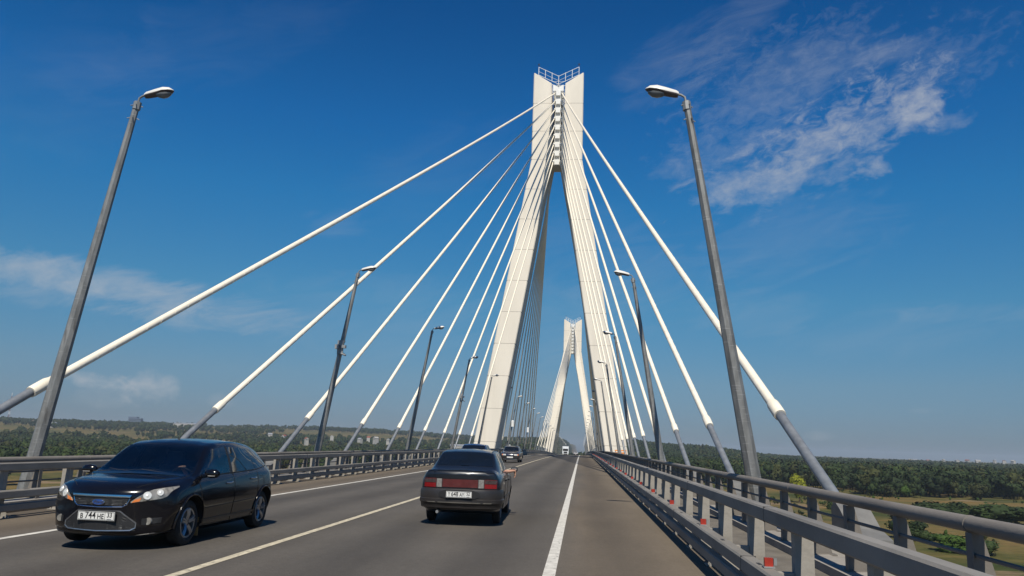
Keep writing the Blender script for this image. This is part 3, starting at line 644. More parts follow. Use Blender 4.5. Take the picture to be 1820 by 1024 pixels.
# right-hand wood: starts about 400 m away behind the meadow
def edgeR(a): return 490 + 50 * np.sin(a * 9 + 1) + 90 * np.exp(-((a - .20) / .10) ** 2) * 0 + 25 * np.sin(a * 31)
p = field(4600, 330, 760, .03, .74, 1, lambda x, y, r, a, g: (r > edgeR(a)))
scatter('near_woodland', p, NR.uniform(6.0, 15.0, len(p)), P_NEAR, [m_wood, m_olive, m_bush], [.66, .16, .18], 5, label='dense green floodplain wood beyond the meadow right of the bridge', cat='woodland')
p = field(9000, 740, 2300, .0, .76, 2, lambda x, y, r, a, g: fbm(x * .003, y * .003) > .33)
scatter('far_woodland', p, NR.uniform(9, 14.5, len(p)), P_FAR, [m_wood, m_olive], [.75, .25], 6, label='distant wooded plain reaching the horizon right of the bridge', cat='woodland')
SX, SY = (at_px0(20, 560)); 
p = field(9000, 260, 1100, -.72, -.02, 3, lambda x, y, r, a, g: (fbm(x * .006 + 9, y * .009) > .46) & (r > 420) | ((fbm(x * .02, y * .02) > .62) & (r > 300)) & (((x - SX) / 110) ** 2 + ((y - SY) / 60) ** 2 > 1))
scatter('bank_woodland', p, NR.uniform(5.5, 11.5, len(p)), P_MID, [m_wood, m_olive, m_bush], [.5, .25, .25], 7, label='scattered trees and bushes on the fields left of the bridge', cat='woodland')
p = field(14000, 1050, 3600, -.80, .08, 4, lambda x, y, r, a, g: fbm(x * .0022 + 2, y * .0030) > .385)
scatter('hillside_woodland', p, NR.uniform(9, 15, len(p)), P_FAR, [m_wood, m_olive, m_bush], [.7, .2, .1], 8, label='dark wooded ridge along the horizon left of the bridge', cat='woodland')
p = field(2600, 880, 1650, -.14, .26, 9, lambda x, y, r, a, g: r > 0)
scatter('roadside_woodland', p, NR.uniform(8, 12, len(p)), P_MID, [m_wood, m_bush], [.8, .2], 12, label='dark green wooded hill closing the view at the end of the bridge', cat='woodland')
# low scrub on the meadow
p = field(2600, 170, 470, -.72, .74, 14, lambda x, y, r, a, g: (fbm(x * .03 + 4, y * .05) > .53) & (y > 175))
scatter('meadow_scrub', p, NR.uniform(.7, 2.0, len(p)), P_MID[:3], [m_bush, m_olive, m_bushg], [.4, .4, .2], 15, label='low green scrub patches on the dry meadow by the river', cat='scrub')

def sand(cx, cy, rx, ry):
    n = 22; gx_ = np.linspace(-1, 1, n); A, B = np.meshgrid(gx_, gx_); q = np.maximum(np.abs(A), np.abs(B)); rr = np.hypot(A, B) + 1e-6; A, B = A * q / rr, B * q / rr
    k = 1 + .25 * np.sin(np.arctan2(B, A) * 5); Xs = cx + A * rx * k; Ys = cy + B * ry * k; Vs = np.stack([Xs, Ys, ground(Xs, Ys) + .6], -1).reshape(-1, 3)
    I = (np.arange(n - 1)[:, None] * n + np.arange(n - 1)[None]).ravel(); link('sandy_field', npmesh('sandy_field', Vs, np.stack([I, I + 1, I + n + 1, I + n], 1), m_sand), kind='structure')
m_sand = mat('bare_sandy_soil', (.26, .19, .125), .95, var=.35, scale=.03)
def at_px(x, y, dist):     # point on the ground in the direction of an image place, at that distance
    d = Vector(((x - 910) / 1413.7, (512 - y) / 1413.7, -1)); v = Vector((d.dot(CX), d.dot(CY), d.dot(CU))); t = dist / v.y
    X_ = OFF + v.x * t; return X_, v.y * t, float(ground(np.array([X_]), np.array([v.y * t]))[0])
def tree(name, loc, h, wid, leaf, label, cat, group=None, n=900, seed=1, low=False):
    r = empty(name, loc, label=label, cat=cat, group=group)
    PV, PF = crown_proto(n, seed, .075); PV = PV.copy(); PF = PF[PF.max(1) < len(PV) - 8]; PV = PV[:-8]
    V = PV * np.array([wid, wid, h]); 
    if low: V[:, 2] = (PV[:, 2] - .22) * h * 1.25
    link('crown', npmesh('crown', V, PF, leaf), r)
    if not low:
        mb = MB(); mb.tube([(0, 0, -.5), (.02 * h, 0, .25 * h), (0, .03 * h, .6 * h)], [.028 * h, .02 * h, .01 * h], 7)
        for k in range(4): a = k * 1.6 + seed; mb.tube([(0, 0, .28 * h), (math.cos(a) * wid * .22, math.sin(a) * wid * .22, .58 * h)], [.012 * h, .005 * h], 5)
        mb.build('trunk', m_bark, r)
    return r
X1 = at_px(1420, 870, 330); tree('tree', X1, 11.5, 9.5, m_yel, 'yellow-green tree standing out at the edge of the dark wood', 'tree', seed=3, n=1400)
BU = [(1660, 905, 262, 6.5, 22, m_wood, 'dark rounded bush at the near left end of the thicket on the meadow'), (1700, 903, 265, 6.0, 17, m_wood, 'dark bush in the thicket, just right of the leftmost one'), (1745, 905, 262, 6.2, 20, m_bush, 'mid-green bush in the middle of the meadow thicket'), (1795, 908, 260, 6.4, 24, m_wood, 'dark bush at the right edge of the picture in the meadow thicket'),
      (1738, 868, 400, 10, 13, m_olive, 'olive rounded tree in front of the wood above the thicket'), (1610, 872, 400, 7, 8, m_bushg, 'small bright green bush at the foot of the wood'), (1590, 895, 285, 4, 9, m_bush, 'low bush left of the thicket, halfway to the wood'),
      (1615, 945, 200, 5.2, 10, m_wood, 'round dark bush behind the parapet post, near the sandy bank'), (1640, 948, 196, 3.6, 8, m_bush, 'small bush right beside the round dark bush near the bank'), (1705, 962, 176, 3.6, 12, m_bushg, 'bright green bush on the sandy river bank'), (1745, 965, 174, 3.0, 11, m_bush, 'low bush on the river bank right of the bright green one'), (1600, 895, 260, 3.4, 8, m_olive, 'olive bush behind the concrete cable anchor'),
      (1525, 905, 235, 3.4, 7, m_olive, 'olive bush directly behind the nearest cable tube'), (1480, 880, 300, 4.5, 9, m_bush, 'green bush by the wood edge between cable and lamp post')]
for k, (x, y, d, h, wd, mt, lab) in enumerate(BU): tree('bush', at_px(x, y, d), h, wd, mt, lab, 'bush', 'bushes on the meadow right of the bridge', n=800, seed=20 + k, low=True)
sx_, sy_, _ = at_px(20, 778, 560); SANDS = [(sx_, sy_, 95, 45)]; sand(*SANDS[0])
BL = [(150, 790, 420, 8, 22, m_wood, 'dark bush clump left of the black hatchback roof, beyond the rail'), (215, 790, 430, 9, 24, m_wood, 'dark tree clump just above the hatchback bonnet'), (115, 775, 520, 8, 18, m_wood, 'bush clump right of the nearest left lamp post'), (30, 780, 470, 7, 30, m_wood, 'dark hedge at the left edge, below the sandy field'), (290, 785, 500, 8, 16, m_bush, 'green bush above the hatchback roof'), (560, 790, 600, 8, 22, m_bush, 'green bush left of the second left lamp post foot')]
for k, (x, y, d, h, wd, mt, lab) in enumerate(BL): tree('bush', at_px(x, y, d), h, wd, mt, lab, 'bush', 'bushes on the fields left of the bridge', n=800, seed=50 + k, low=True)
# far buildings
m_bld = mat('blue_grey_facade', (.10, .13, .19), .5, var=.2, scale=.3); m_wallw = mat('pale_house_wall', (.34, .33, .31), .8); m_roofg = mat('grey_metal_roof', (.25, .26, .28), .5); m_roofr = mat('rusty_red_roof', (.22, .07, .045), .8); m_win = mat('dark_window', (.02, .025, .03), .2)
bx, by, bz = at_px(240, 757, 2300); zt = HC + by * .0117
r = empty('office_building', (bx, by, 14), rz=.15, label='large blue-grey block building on the wooded ridge, far left', cat='building')
mb = MB(); mb.box(-18, 18, -9, 9, 0, 24); mb.build('wall', m_bld, r); mb = MB(); mb.box(-18.4, 6, -9.4, 9.4, 24, 28); mb.build('roof', m_bld, r)
for k in range(5): mb = MB(); mb.box(-17, 17, -9.15, -8.9, 3 + k * 4.2, 4.8 + k * 4.2); mb.build('window', m_win, r)
mx_, my_, _ = at_px(15, 745, 1980)
r = empty('lattice_mast', (mx_, my_, 8), label='thin red and white lattice mast at the far left', cat='mast')
mb = MB(); m2 = MB()
for k in range(10):
    q = (mb, m2)[k % 2]; a, b = 2.2 * (1 - k / 11), 2.2 * (1 - (k + 1) / 11); z0_, z1_ = 8 * k, 8 * k + 8
    for sx, sy in ((-1, -1), (1, -1), (1, 1), (-1, 1)): q.tube([(a * sx, a * sy, z0_), (b * sx, b * sy, z1_)], .22, 4)
    for s_ in (-1, 1): q.tube([(a * s_, -a, z0_), (-b * s_, -b, z1_)], .14, 4); q.tube([(-a, a * s_, z0_), (-b, -b * s_, z1_)], .14, 4)
mb.build('lattice', m_roofr, r); m2.build('lattice', m_steelw, r)
def house(x, y, d, w_, h_, roofm, lab, grp, seed=0):
    X_, Y_, Z_ = at_px(x, y, d); vz = Vector(((x - 910) / 1413.7, (512 - y) / 1413.7, -1)); v = Vector((vz.dot(CX), vz.dot(CY), vz.dot(CU))); Zt = HC + v.z / v.y * d
    r = empty('house', (X_, Y_, max(Z_, Zt - 3)), rz=seed * .7, label=lab, cat='house', group=grp)
    w_ *= .62; h_ *= .7; mb = MB(); mb.prism([(-w_ / 2, -6), (w_ / 2, -6), (w_ / 2, h_), (0, h_ * 1.55), (-w_ / 2, h_)], 'y', -w_ * .6, w_ * .6); mb.build('wall', m_wallw, r)
    mb = MB(); t = .25
    for s_ in (-1, 1): mb.add([(0, -w_ * .65, h_ * 1.55 + .3), (0, w_ * .65, h_ * 1.55 + .3), (s_ * w_ * .56, w_ * .65, h_ * .95 + .3), (s_ * w_ * .56, -w_ * .65, h_ * .95 + .3), (0, -w_ * .65, h_ * 1.55), (0, w_ * .65, h_ * 1.55), (s_ * w_ * .56, w_ * .65, h_ * .95), (s_ * w_ * .56, -w_ * .65, h_ * .95)], [(0, 1, 2, 3), (7, 6, 5, 4), (0, 3, 7, 4), (1, 5, 6, 2), (2, 6, 7, 3), (0, 4, 5, 1)])
    mb.build('roof', roofm, r)
    for k in (-1, 1): mb = MB(); mb.box(k * w_ * .22 - .6, k * w_ * .22 + .6, -w_ * .6 - .05, -w_ * .6 + .1, h_ * .35, h_ * .75); mb.build('window', m_win, r)
HL = [(95, 752, 1500, 14), (60, 748, 1700, 12), (160, 750, 1900, 10), (480, 772, 1300, 9), (505, 775, 1250, 8), (590, 776, 1200, 8), (640, 781, 1150, 8), (655, 778, 1300, 7), (668, 779, 1200, 9), (690, 782, 1150, 7), (545, 780, 1100, 7), (890, 800, 900, 8), (903, 793, 950, 6)]
for k, (x, y, d, w_) in enumerate(HL): house(x, y, d, w_, 4.5, (m_roofg, m_roofr, m_wallw)[k % 3], 'tiny pale house among trees on the far left bank', 'tiny houses on the far left bank', k)
HR = [(1500 + 22 * k + R.uniform(-8, 8), 818.5 + .13 * k * 1.0 + R.uniform(-1, 1), R.uniform(1900, 2300), R.uniform(8, 15)) for k in range(15)]
for k, (x, y, d, w_) in enumerate(HR): house(x, y - 1, d, w_, 4.5, (m_roofg, m_roofr, m_wallw)[k % 3], 'tiny pale village house on the horizon beyond the right-hand wood', 'village houses on the right horizon', k)
for (x, y, d, w_, lab) in ((330, 750, 1900, 55, 'long low white farm shed on the ridge right of the blue-grey building'), (820, 782, 1150, 30, 'long low white shed among trees left of the near pylon'),):
    X_, Y_, Z_ = at_px(x, y, d); r = empty('farm_shed', (X_, Y_, Z_ + 7.5), label=lab, cat='shed'); mb = MB(); mb.box(-w_ / 2, w_ / 2, -6, 6, -8, 3.4); mb.build('wall', m_wallw, r); mb = MB(); mb.prism([(-6.5, 3.4), (6.5, 3.4), (0, 5.4)], 'x', -w_ / 2 - .5, w_ / 2 + .5); mb.build('roof', m_roofg, r)

# ------------------------------------------------------------------ cars
def pchip(xs, ys, xq):
    xs = np.asarray(xs, float); ys = np.asarray(ys, float); h = np.diff(xs); d = np.diff(ys, axis=0) / h[:, None]
    m = np.zeros_like(ys); 
    for i in range(1, len(xs) - 1):
        a, b = d[i - 1], d[i]; w1 = 2 * h[i] + h[i - 1]; w2 = h[i] + 2 * h[i - 1]
        with np.errstate(all='ignore'): v = (w1 + w2) / (w1 / a + w2 / b)
        m[i] = np.where(a * b > 0, v, 0)
    m[0] = d[0]; m[-1] = d[-1]; k = np.clip(np.searchsorted(xs, xq) - 1, 0, len(xs) - 2); t = ((xq - xs[k]) / h[k])[:, None]; hh = h[k][:, None]
    return (2 * t ** 3 - 3 * t ** 2 + 1) * ys[k] + (t ** 3 - 2 * t ** 2 + t) * hh * m[k] + (-2 * t ** 3 + 3 * t ** 2) * ys[k + 1] + (t ** 3 - t ** 2) * hh * m[k + 1]
class Car:
    """st: stations (y, zb, ws, wm, zm, wsh, zsh, wg, zg, wr, zr, zt) from rear to front"""
    def __init__(s, st, bow_r, bow_f, wheels, rw, arch, tw, paint, ny=110, zone=.55):
        s.st = np.array(st, float); s.L0, s.L1 = s.st[0, 0], s.st[-1, 0]; s.paint = paint; s.br, s.bf, s.zone = bow_r, bow_f, zone
        yq = np.unique(np.concatenate([np.linspace(s.L0, s.L1, ny), s.st[:, 0]])); P = pchip(s.st[:, 0], s.st[:, 1:], yq); secs = []
        for y, (zb, ws, wm, zm, wsh, zsh, wg, zg, wr, zr, zt) in zip(yq, P):
            key = np.array([(0, zb), (ws * .88, zb), (ws, zb + .07), (wm, zm), (wm * .5 + wsh * .5 + .006, zm * .35 + zsh * .65), (wsh, zsh), (wg, zg), (wg + (wr - wg) * .5 + .012, zg + (zr - zg) * .5), (wr, zr), (wr - .05, zr + (zt - zr) * .42), (wr * .5, zt - (zt - zr) * .16), (0, zt)])
            sub = [4, 1, 3, 2, 2, 2, 4, 3, 2, 4, 4]; pts = []
            for i, k in enumerate(sub):
                for j in range(k): pts.append(key[i] + (key[i + 1] - key[i]) * j / k)
            pts.append(key[-1]); secs.append(pts)
        A = np.array(secs); n = A.shape[1]; mb = MB(); V = []; m = 2 * n - 2
        def warp(x, y):
            tf = np.clip((y - (s.L1 - s.zone)) / s.zone, 0, 1) ** 1.6; tr = np.clip(((s.L0 + s.zone) - y) / s.zone, 0, 1) ** 1.6
            return y - s.bf * tf * (np.abs(x) / .85) ** 2.4 + s.br * tr * (np.abs(x) / .85) ** 2.4
        for j, y in enumerate(yq):
            ring = [(p[0], p[1]) for p in A[j]] + [(-p[0], p[1]) for p in A[j][-2:0:-1]]
            V += [(x, warp(x, y), z) for x, z in ring]
        F = [(m * j + k, m * j + (k + 1) % m, m * (j + 1) + (k + 1) % m, m * (j + 1) + k) for j in range(len(yq) - 1) for k in range(m)]
        nc = 9
        for j in (0, len(yq) - 1):   # end caps as curved grids
            base = len(V); y = yq[j]
            for i in range(n):
                x0, z0 = A[j][i]
                for c in range(nc): x = x0 * (1 - 2 * c / (nc - 1)); V.append((x, warp(x, y), z0))
            for i in range(n - 1):
                for c in range(nc - 1): F.append((base + i * nc + c, base + i * nc + c + 1, base + (i + 1) * nc + c + 1, base + (i + 1) * nc + c))
        bm = bmesh.new(); vs = [bm.verts.new(v) for v in V]
        for f in F:
            try: bm.faces.new([vs[i] for i in f])
            except ValueError: pass
        bmesh.ops.remove_doubles(bm, verts=bm.verts, dist=.0006); bmesh.ops.dissolve_degenerate(bm, dist=.0005, edges=bm.edges); bmesh.ops.recalc_face_normals(bm, faces=bm.faces)
        s.bvh = BVHTree.FromBMesh(bm)
        me = bpy.data.meshes.new('body'); bm.to_mesh(me); bm.free(); me.materials.append(paint); me.materials.append(m_trim)
        # cut the wheel arches
        o = bpy.data.objects.new('tmp', me); COL.objects.link(o); cb = MB()
        for wy in wheels:
            for sx in (-1, 1): cb.lathe([(-.001, 0), (0, arch), (.36, arch), (.361, 0)], 'x', 40, c=(sx * 1.1 - (.36 if sx > 0 else 0), wy, rw + .01))
        cm_ = cb.mesh('cut', m_trim); bmc = bmesh.new(); bmc.from_mesh(cm_); bmesh.ops.remove_doubles(bmc, verts=bmc.verts, dist=.003); bmesh.ops.recalc_face_normals(bmc, faces=bmc.faces)
        for f in bmc.faces: f.material_index = 0
        bmc.to_mesh(cm_); bmc.free(); cm_.materials.clear(); cm_.materials.append(m_trim)
        c = bpy.data.objects.new('cut', cm_); COL.objects.link(c)
        md = o.modifiers.new('b', 'BOOLEAN'); md.object = c; md.operation = 'DIFFERENCE'; md.solver = 'EXACT'; md.material_mode = 'TRANSFER'
        dg = bpy.context.evaluated_depsgraph_get(); ev = bpy.data.meshes.new_from_object(o.evaluated_get(dg), depsgraph=dg)
        bpy.data.objects.remove(o); bpy.data.objects.remove(c); s.body = ev if len(ev.polygons) > 500 else me
    def holes(s, polys):
        """remove body faces behind glass; polys: (view, corner list)"""
        bm = bmesh.new(); bm.from_mesh(s.body); dead = []
        def inside(p, q):
            r = False; n = len(q)
            for i in range(n):
                (x1, y1), (x2, y2) = q[i], q[(i + 1) % n]
                if (y1 > p[1]) != (y2 > p[1]) and p[0] < (x2 - x1) * (p[1] - y1) / (y2 - y1) + x1: r = not r
            return r
        for f in bm.faces:
            c = f.calc_center_median(); nr = f.normal
            for view, q in polys:
                if view in 'LR' and abs(nr.x) > .5 and c.x * (1 if view == 'R' else -1) > .3 and inside((c.y, c.z), q): dead.append(f); break
                if view == 'F' and c.y > 0 and nr.z > 0.05 and nr.y > .1 and inside((c.x, c.z), q): dead.append(f); break
                if view == 'B' and c.y < 0 and nr.y < -.1 and inside((c.x, c.z), q): dead.append(f); break
        bmesh.ops.delete(bm, geom=dead, context='FACES'); bm.to_mesh(s.body); bm.free()
    def hit(s, view, a, b):
        if view == 'R': o, d = Vector((3, a, b)), Vector((-1, 0, 0))
        elif view == 'L': o, d = Vector((-3, a, b)), Vector((1, 0, 0))
        elif view == 'F': o, d = Vector((a, 5, b)), Vector((0, -1, 0))
        elif view == 'B': o, d = Vector((a, -5, b)), Vector((0, 1, 0))
        else: o, d = Vector((a, b, 3)), Vector((0, 0, -1))
        h, n, i, t = s.bvh.ray_cast(o, d)
        if h is None: return None
        if n.dot(d) > 0: n = -n
        return h, n, d
    def patch(s, view, q, off=.004, nu=12, nv=8, rnd=0., skirt=.012, curve=0.):
        """a panel lying on the body: q = 4 corners (or a function of u,v)"""
        mb = MB(); G = []; last = None
        for j in range(nv + 1):
            for i in range(nu + 1):
                u, v = i / nu, j / nv
                if rnd:
                    vv = abs(2 * v - 1); 
                    if vv > 1 - rnd: e = (vv - (1 - rnd)) / rnd; ins = rnd * .5 * (1 - math.sqrt(max(0, 1 - e * e))) * (abs(s.ratio) if hasattr(s, 'ratio') else .4); u = ins + u * (1 - 2 * ins)
                if callable(q): a, b = q(u, v)
                else:
                    a = (q[0][0] * (1 - u) + q[1][0] * u) * (1 - v) + (q[3][0] * (1 - u) + q[2][0] * u) * v; b = (q[0][1] * (1 - u) + q[1][1] * u) * (1 - v) + (q[3][1] * (1 - u) + q[2][1] * u) * v
                    b += curve * (4 * u * (1 - u))
                r = s.hit(view, a, b)
                if r is None: r = last
                last = r
                G.append(r)
        nn = nu + 1; ok = [g for g in G if g]
        if not ok: return mb
        G = [g or ok[0] for g in G]
        top = [g[0] + g[1] * off for g in G]; mb.add(top, [(j * nn + i, j * nn + i + 1, (j + 1) * nn + i + 1, (j + 1) * nn + i) for j in range(nv) for i in range(nu)])
        rim = [i for i in range(nn)] + [j * nn + nu for j in range(1, nv + 1)] + [nv * nn + i for i in range(nu - 1, -1, -1)] + [j * nn for j in range(nv - 1, 0, -1)]
        low = [G[k][0] - G[k][1] * skirt for k in rim]; b = len(mb.v); mb.v += [tuple(v) for v in low]; m = len(rim)
        for k in range(m): mb.f.append((rim[k], rim[(k + 1) % m], b + (k + 1) % m, b + k)); mb.m.append(0)
        return mb
    def seam(s, view, pts, wd=.007, off=.0035, step=.05):
        """thin dark gap line along a polyline"""
        mb = MB(); P = []
        for (a0, b0), (a1, b1) in zip(pts[:-1], pts[1:]):
            n = max(1, int(math.hypot(a1 - a0, b1 - b0) / step))
            for k in range(n): P.append((a0 + (a1 - a0) * k / n, b0 + (b1 - b0) * k / n))
        P.append(pts[-1]); H = [s.hit(view, *p) for p in P]; H = [h for h in H if h]
        if len(H) > 1: mb.tube([h[0] + h[1] * .0005 for h in H], wd / 2, 5)
        return mb
def wheel(car_root, x, y, rw, tw, alloy=True, spokes=5, name='wheel', matrim=None):
    s = 1 if x > 0 else -1; o = bpy.data.objects.new(name, None)
    mb = MB(); hw = tw / 2; rr = rw * .66
    mb.lathe([(-hw * .8, rr), (-hw, rr + .03), (-hw * .98, rw - .04), (-hw * .75, rw - .006), (-hw * .3, rw), (hw * .3, rw), (hw * .75, rw - .006), (hw * .98, rw - .04), (hw, rr + .03), (hw * .8, rr)], 'x', 40)
    w = mb.build(name, m_tyre, car_root, smooth=35, loc=(x, y, rw))
    mb = MB(); mr = matrim or m_alloy
    mb.lathe([(s * hw * .82, rr + .004), (s * hw * .9, rr - .006), (s * hw * .86, rr - .025), (s * hw * .1, rr - .035), (s * hw * .05, 0)], 'x', 40)
    if alloy:
        for k in range(spokes):
            a = 2 * math.pi * k / spokes + .3
            for sh in (-.11, .11):
                a0, a1 = a + sh * 2.2, a + sh
                p0 = (s * hw * .62, .045 * math.cos(a0), .045 * math.sin(a0)); p1 = (s * hw * .84, (rr - .015) * math.cos(a1), (rr - .015) * math.sin(a1))
                mb.tube([p0, ((p0[0] + p1[0]) / 2 + s * .012, (p0[1] + p1[1]) / 2, (p0[2] + p1[2]) / 2), p1], [.024, .022, .02], 6)
        mb.lathe([(s * hw * .75, .0), (s * hw * .75, .035), (s * hw * .55, .06), (s * hw * .3, .065)], 'x', 16)
    else:
        mb.lathe([(s * hw * .6, 0), (s * hw * .62, .07), (s * hw * .45, .1), (s * hw * .55, rr * .7), (s * hw * .8, rr)], 'x', 24)
    r = mb.build('rim', mr, w, smooth=35); 
    mb = MB(); mb.lathe([(s * hw * .12, .13), (s * hw * .16, .13), (s * hw * .16, .0)], 'x', 20); mb.build('brake_disc', m_galv, w)
    return w
FONT = None
def text_mesh(body, size, extr=.002, shear=0., spacing=1.0):
    cu = bpy.data.curves.new('txt', 'FONT'); cu.body = body; cu.size = size; cu.extrude = extr; cu.align_x = 'CENTER'; cu.align_y = 'CENTER'; cu.shear = shear; cu.space_character = spacing; cu.offset = .0011
    o = bpy.data.objects.new('txt', cu); COL.objects.link(o); dg = bpy.context.evaluated_depsgraph_get(); me = bpy.data.meshes.new_from_object(o.evaluated_get(dg)); bpy.data.objects.remove(o); return me
def plate(root, loc, face, parts, w_=.52, h_=.112, tilt=0.):
    """face=+1: reads from +y (front of the car), -1: reads from the rear"""
    mb = MB(); mb.box(-w_ / 2 - .012, w_ / 2 + .012, -.004, .006, -h_ / 2 - .012, h_ / 2 + .012); hold = mb.build('number_plate', m_trim, root, loc=loc)
    hold.rotation_euler = (tilt, 0, math.pi if face > 0 else 0)
    mb = MB(); mb.box(-w_ / 2, w_ / 2, -.0075, -.003, -h_ / 2, h_ / 2); mb.build('plate_sheet', m_plate, hold)
    mb = MB()
    t = .004
    for (x0, x1, z0, z1) in ((-w_ / 2 + .006, w_ / 2 - .006, h_ / 2 - .01, h_ / 2 - .006), (-w_ / 2 + .006, w_ / 2 - .006, -h_ / 2 + .006, -h_ / 2 + .01), (-w_ / 2 + .006, -w_ / 2 + .01, -h_ / 2 + .006, h_ / 2 - .006), (w_ / 2 - .01, w_ / 2 - .006, -h_ / 2 + .006, h_ / 2 - .006), (w_ * .235, w_ * .235 + .004, -h_ / 2 + .006, h_ / 2 - .006), (w_ * .30, w_ * .42, -h_ * .38, -h_ * .34)): mb.box(x0, x1, -.0095, -.0070, z0, z1)
    mb.build('plate_border', m_ink, hold)
    for (txt, x, z, sz) in parts:
        me = text_mesh(txt, sz, .0012); me.materials.clear(); me.materials.append(m_ink); o = link('plate_lettering', me, hold, (x, -.0085, z)); o.rotation_euler = (math.pi / 2, 0, 0); o.scale = (.92, 1.12, 1)
    return hold

# --- black hatchback, oncoming on the left
HB = [(-2.0, .34, .66, .72, .50, .72, .80, .69, .88, .60, .94, .955), (-1.975, .28, .72, .79, .52, .775, .86, .735, .93, .62, 1.0, 1.02), (-1.91, .24, .78, .86, .55, .82, .90, .77, .97, .585, 1.07, 1.10), (-1.77, .21, .83, .90, .58, .85, .93, .79, 1.0, .575, 1.19, 1.235), (-1.54, .19, .85, .912, .60, .865, .945, .805, 1.02, .575, 1.305, 1.36),
      (-1.15, .18, .86, .918, .60, .87, .94, .825, 1.01, .60, 1.385, 1.445), (-.45, .17, .865, .92, .60, .875, .925, .835, .985, .635, 1.435, 1.498), (.20, .17, .865, .92, .60, .875, .905, .835, .96, .645, 1.41, 1.48), (.42, .17, .865, .92, .60, .875, .895, .835, .95, .65, 1.375, 1.44),
      (1.22, .18, .86, .915, .60, .865, .86, .83, .915, .77, .955, .99), (1.42, .19, .85, .91, .60, .86, .845, .80, .90, .70, .94, .965), (1.75, .20, .83, .895, .58, .84, .80, .765, .86, .62, .905, .93), (1.98, .20, .80, .87, .55, .82, .755, .745, .82, .59, .86, .885), (2.10, .20, .77, .84, .52, .79, .70, .72, .765, .56, .80, .825), (2.15, .22, .73, .80, .48, .75, .65, .69, .71, .54, .75, .77), (2.17, .25, .69, .755, .45, .71, .61, .65, .67, .52, .70, .72)]
def hatchback():
    y0 = 12.78; u0 = -2.00
    root = empty('hatchback_car', (u0, y0, zd(u0, y0) + .012), math.pi, label='glossy black hatchback driving toward the camera in the oncoming lane, white plate in its grille', cat='car')
    c = Car(HB, .24, .35, (-1.33, 1.31), .318, .368, .21, m_black)
    WS = [(-.77, .955), (.77, .955), (.60, 1.375), (-.60, 1.375)]
    SF = [(1.02, .965), (-.02, .985), (-.06, 1.385), (.42, 1.345)]; SR = [(-.10, .985), (-.98, 1.01), (-.92, 1.345), (-.13, 1.385)]; SQ = [(-1.03, 1.02), (-1.48, 1.06), (-1.30, 1.20), (-.97, 1.33)]
    bwd = lambda q: [(a, b) for a, b in q]
    shr = lambda q, k=.93: [((a - sum(p[0] for p in q) / 4) * k + sum(p[0] for p in q) / 4, (b - sum(p[1] for p in q) / 4) * k + sum(p[1] for p in q) / 4) for a, b in q]
    c.holes([('F', shr(WS)), ('L', shr(SF, .9)), ('R', shr(SF, .9)), ('L', shr(SR, .9)), ('R', shr(SR, .9))])
    link('body', c.body, root); c.body.polygons.foreach_set('use_smooth', [True] * len(c.body.polygons)); c.body.set_sharp_from_angle(angle=rad(42))
    c.patch('F', WS, .004, 20, 12, curve=.02).build('windscreen', m_glass, root, smooth=40)
    for v in 'LR':
        for q in (SF, SR): c.patch(v, q, .003, 10, 8).build('side_window', m_glass if q is SF else m_glassd, root, smooth=40)
        c.patch(v, SQ, .003, 8, 6).build('quarter_window', m_glassd, root, smooth=40)
        # chrome-less black surround: thin dark pillar strip
        c.patch(v, [(-.02, .985), (-.10, .985), (-.13, 1.39), (-.06, 1.385)], .005, 2, 6).build('pillar_trim', m_trim, root)
        for pts in ([(1.10, .90), (1.03, .55), (.98, .26), (-.06, .24), (-.08, .98)], [(-.08, .98), (-.06, .24)], [(-.08, .24), (-.86, .25), (-1.00, .62), (-1.05, .98)]):
            c.seam(v, pts, .009).build('door_seam', m_seam, root)
        c.seam(v, [(1.0, .955), (-.02, .975), (-1.0, 1.0), (-1.62, 1.06)], .016).build('window_trim', m_trim, root)
        sx = 1 if v == 'R' else -1
        for yy, zz in ((.12, .835), (-.83, .87)):
            h = c.hit(v, yy, zz)[0]; mb = MB(); mb.tube([(h.x - sx * .01, yy - .09, zz), (h.x + sx * .032, yy - .06, zz + .002), (h.x + sx * .036, yy + .05, zz + .002), (h.x - sx * .01, yy + .09, zz)], [.012, .016, .016, .012], 8); mb.build('door_handle', m_chrome, root, smooth=50)
        c.patch(v, [(.95, .30), (-.93, .31), (-.93, .345), (.95, .335)], .012, 16, 2).build('sill_strip', m_bump, root)
        c.seam(v, [(.95, .50), (-.95, .535)], .02).build('door_moulding', m_black, root)
        # arch lips
        for wy in (1.31, -1.33):
            pts = []
            for k in range(15):
                a = rad(-8 + 196 * k / 14); h = c.hit(v, wy + .385 * math.cos(a), .328 + .385 * math.sin(a))
                if h: pts.append(h[0] + Vector((sx * .004, 0, 0)))
            mb = MB(); mb.tube(pts, .017, 6); mb.build('wheel_arch', m_black, root, smooth=60)
        # mirror
        mb = MB(); n = 10; vs = []
        for (t, a_, b_) in ((0, .03, .03), (.03, .06, .055), (.10, .085, .07), (.18, .08, .062), (.215, .045, .035)):
            for k in range(n): an = 2 * math.pi * k / n; vs.append((sx * (.86 + t), .93 + a_ * .75 * math.cos(an), 1.0 + b_ * math.sin(an)))
        mb.add(vs, [(n * j + k, n * j + (k + 1) % n, n * (j + 1) + (k + 1) % n, n * (j + 1) + k) for j in range(4) for k in range(n)] + [tuple(range(n)), tuple(4 * n + k for k in range(n))]); mb.tube([(sx * .80, .95, .955), (sx * .90, .95, .97)], .03, 6); mm = mb.build('mirror', m_black, root, smooth=50)
        mb = MB(); mb.box(min(sx * .93, sx * 1.04), max(sx * .93, sx * 1.04), .985, .994, .962, .976); mb.build('indicator', m_clearl, mm)
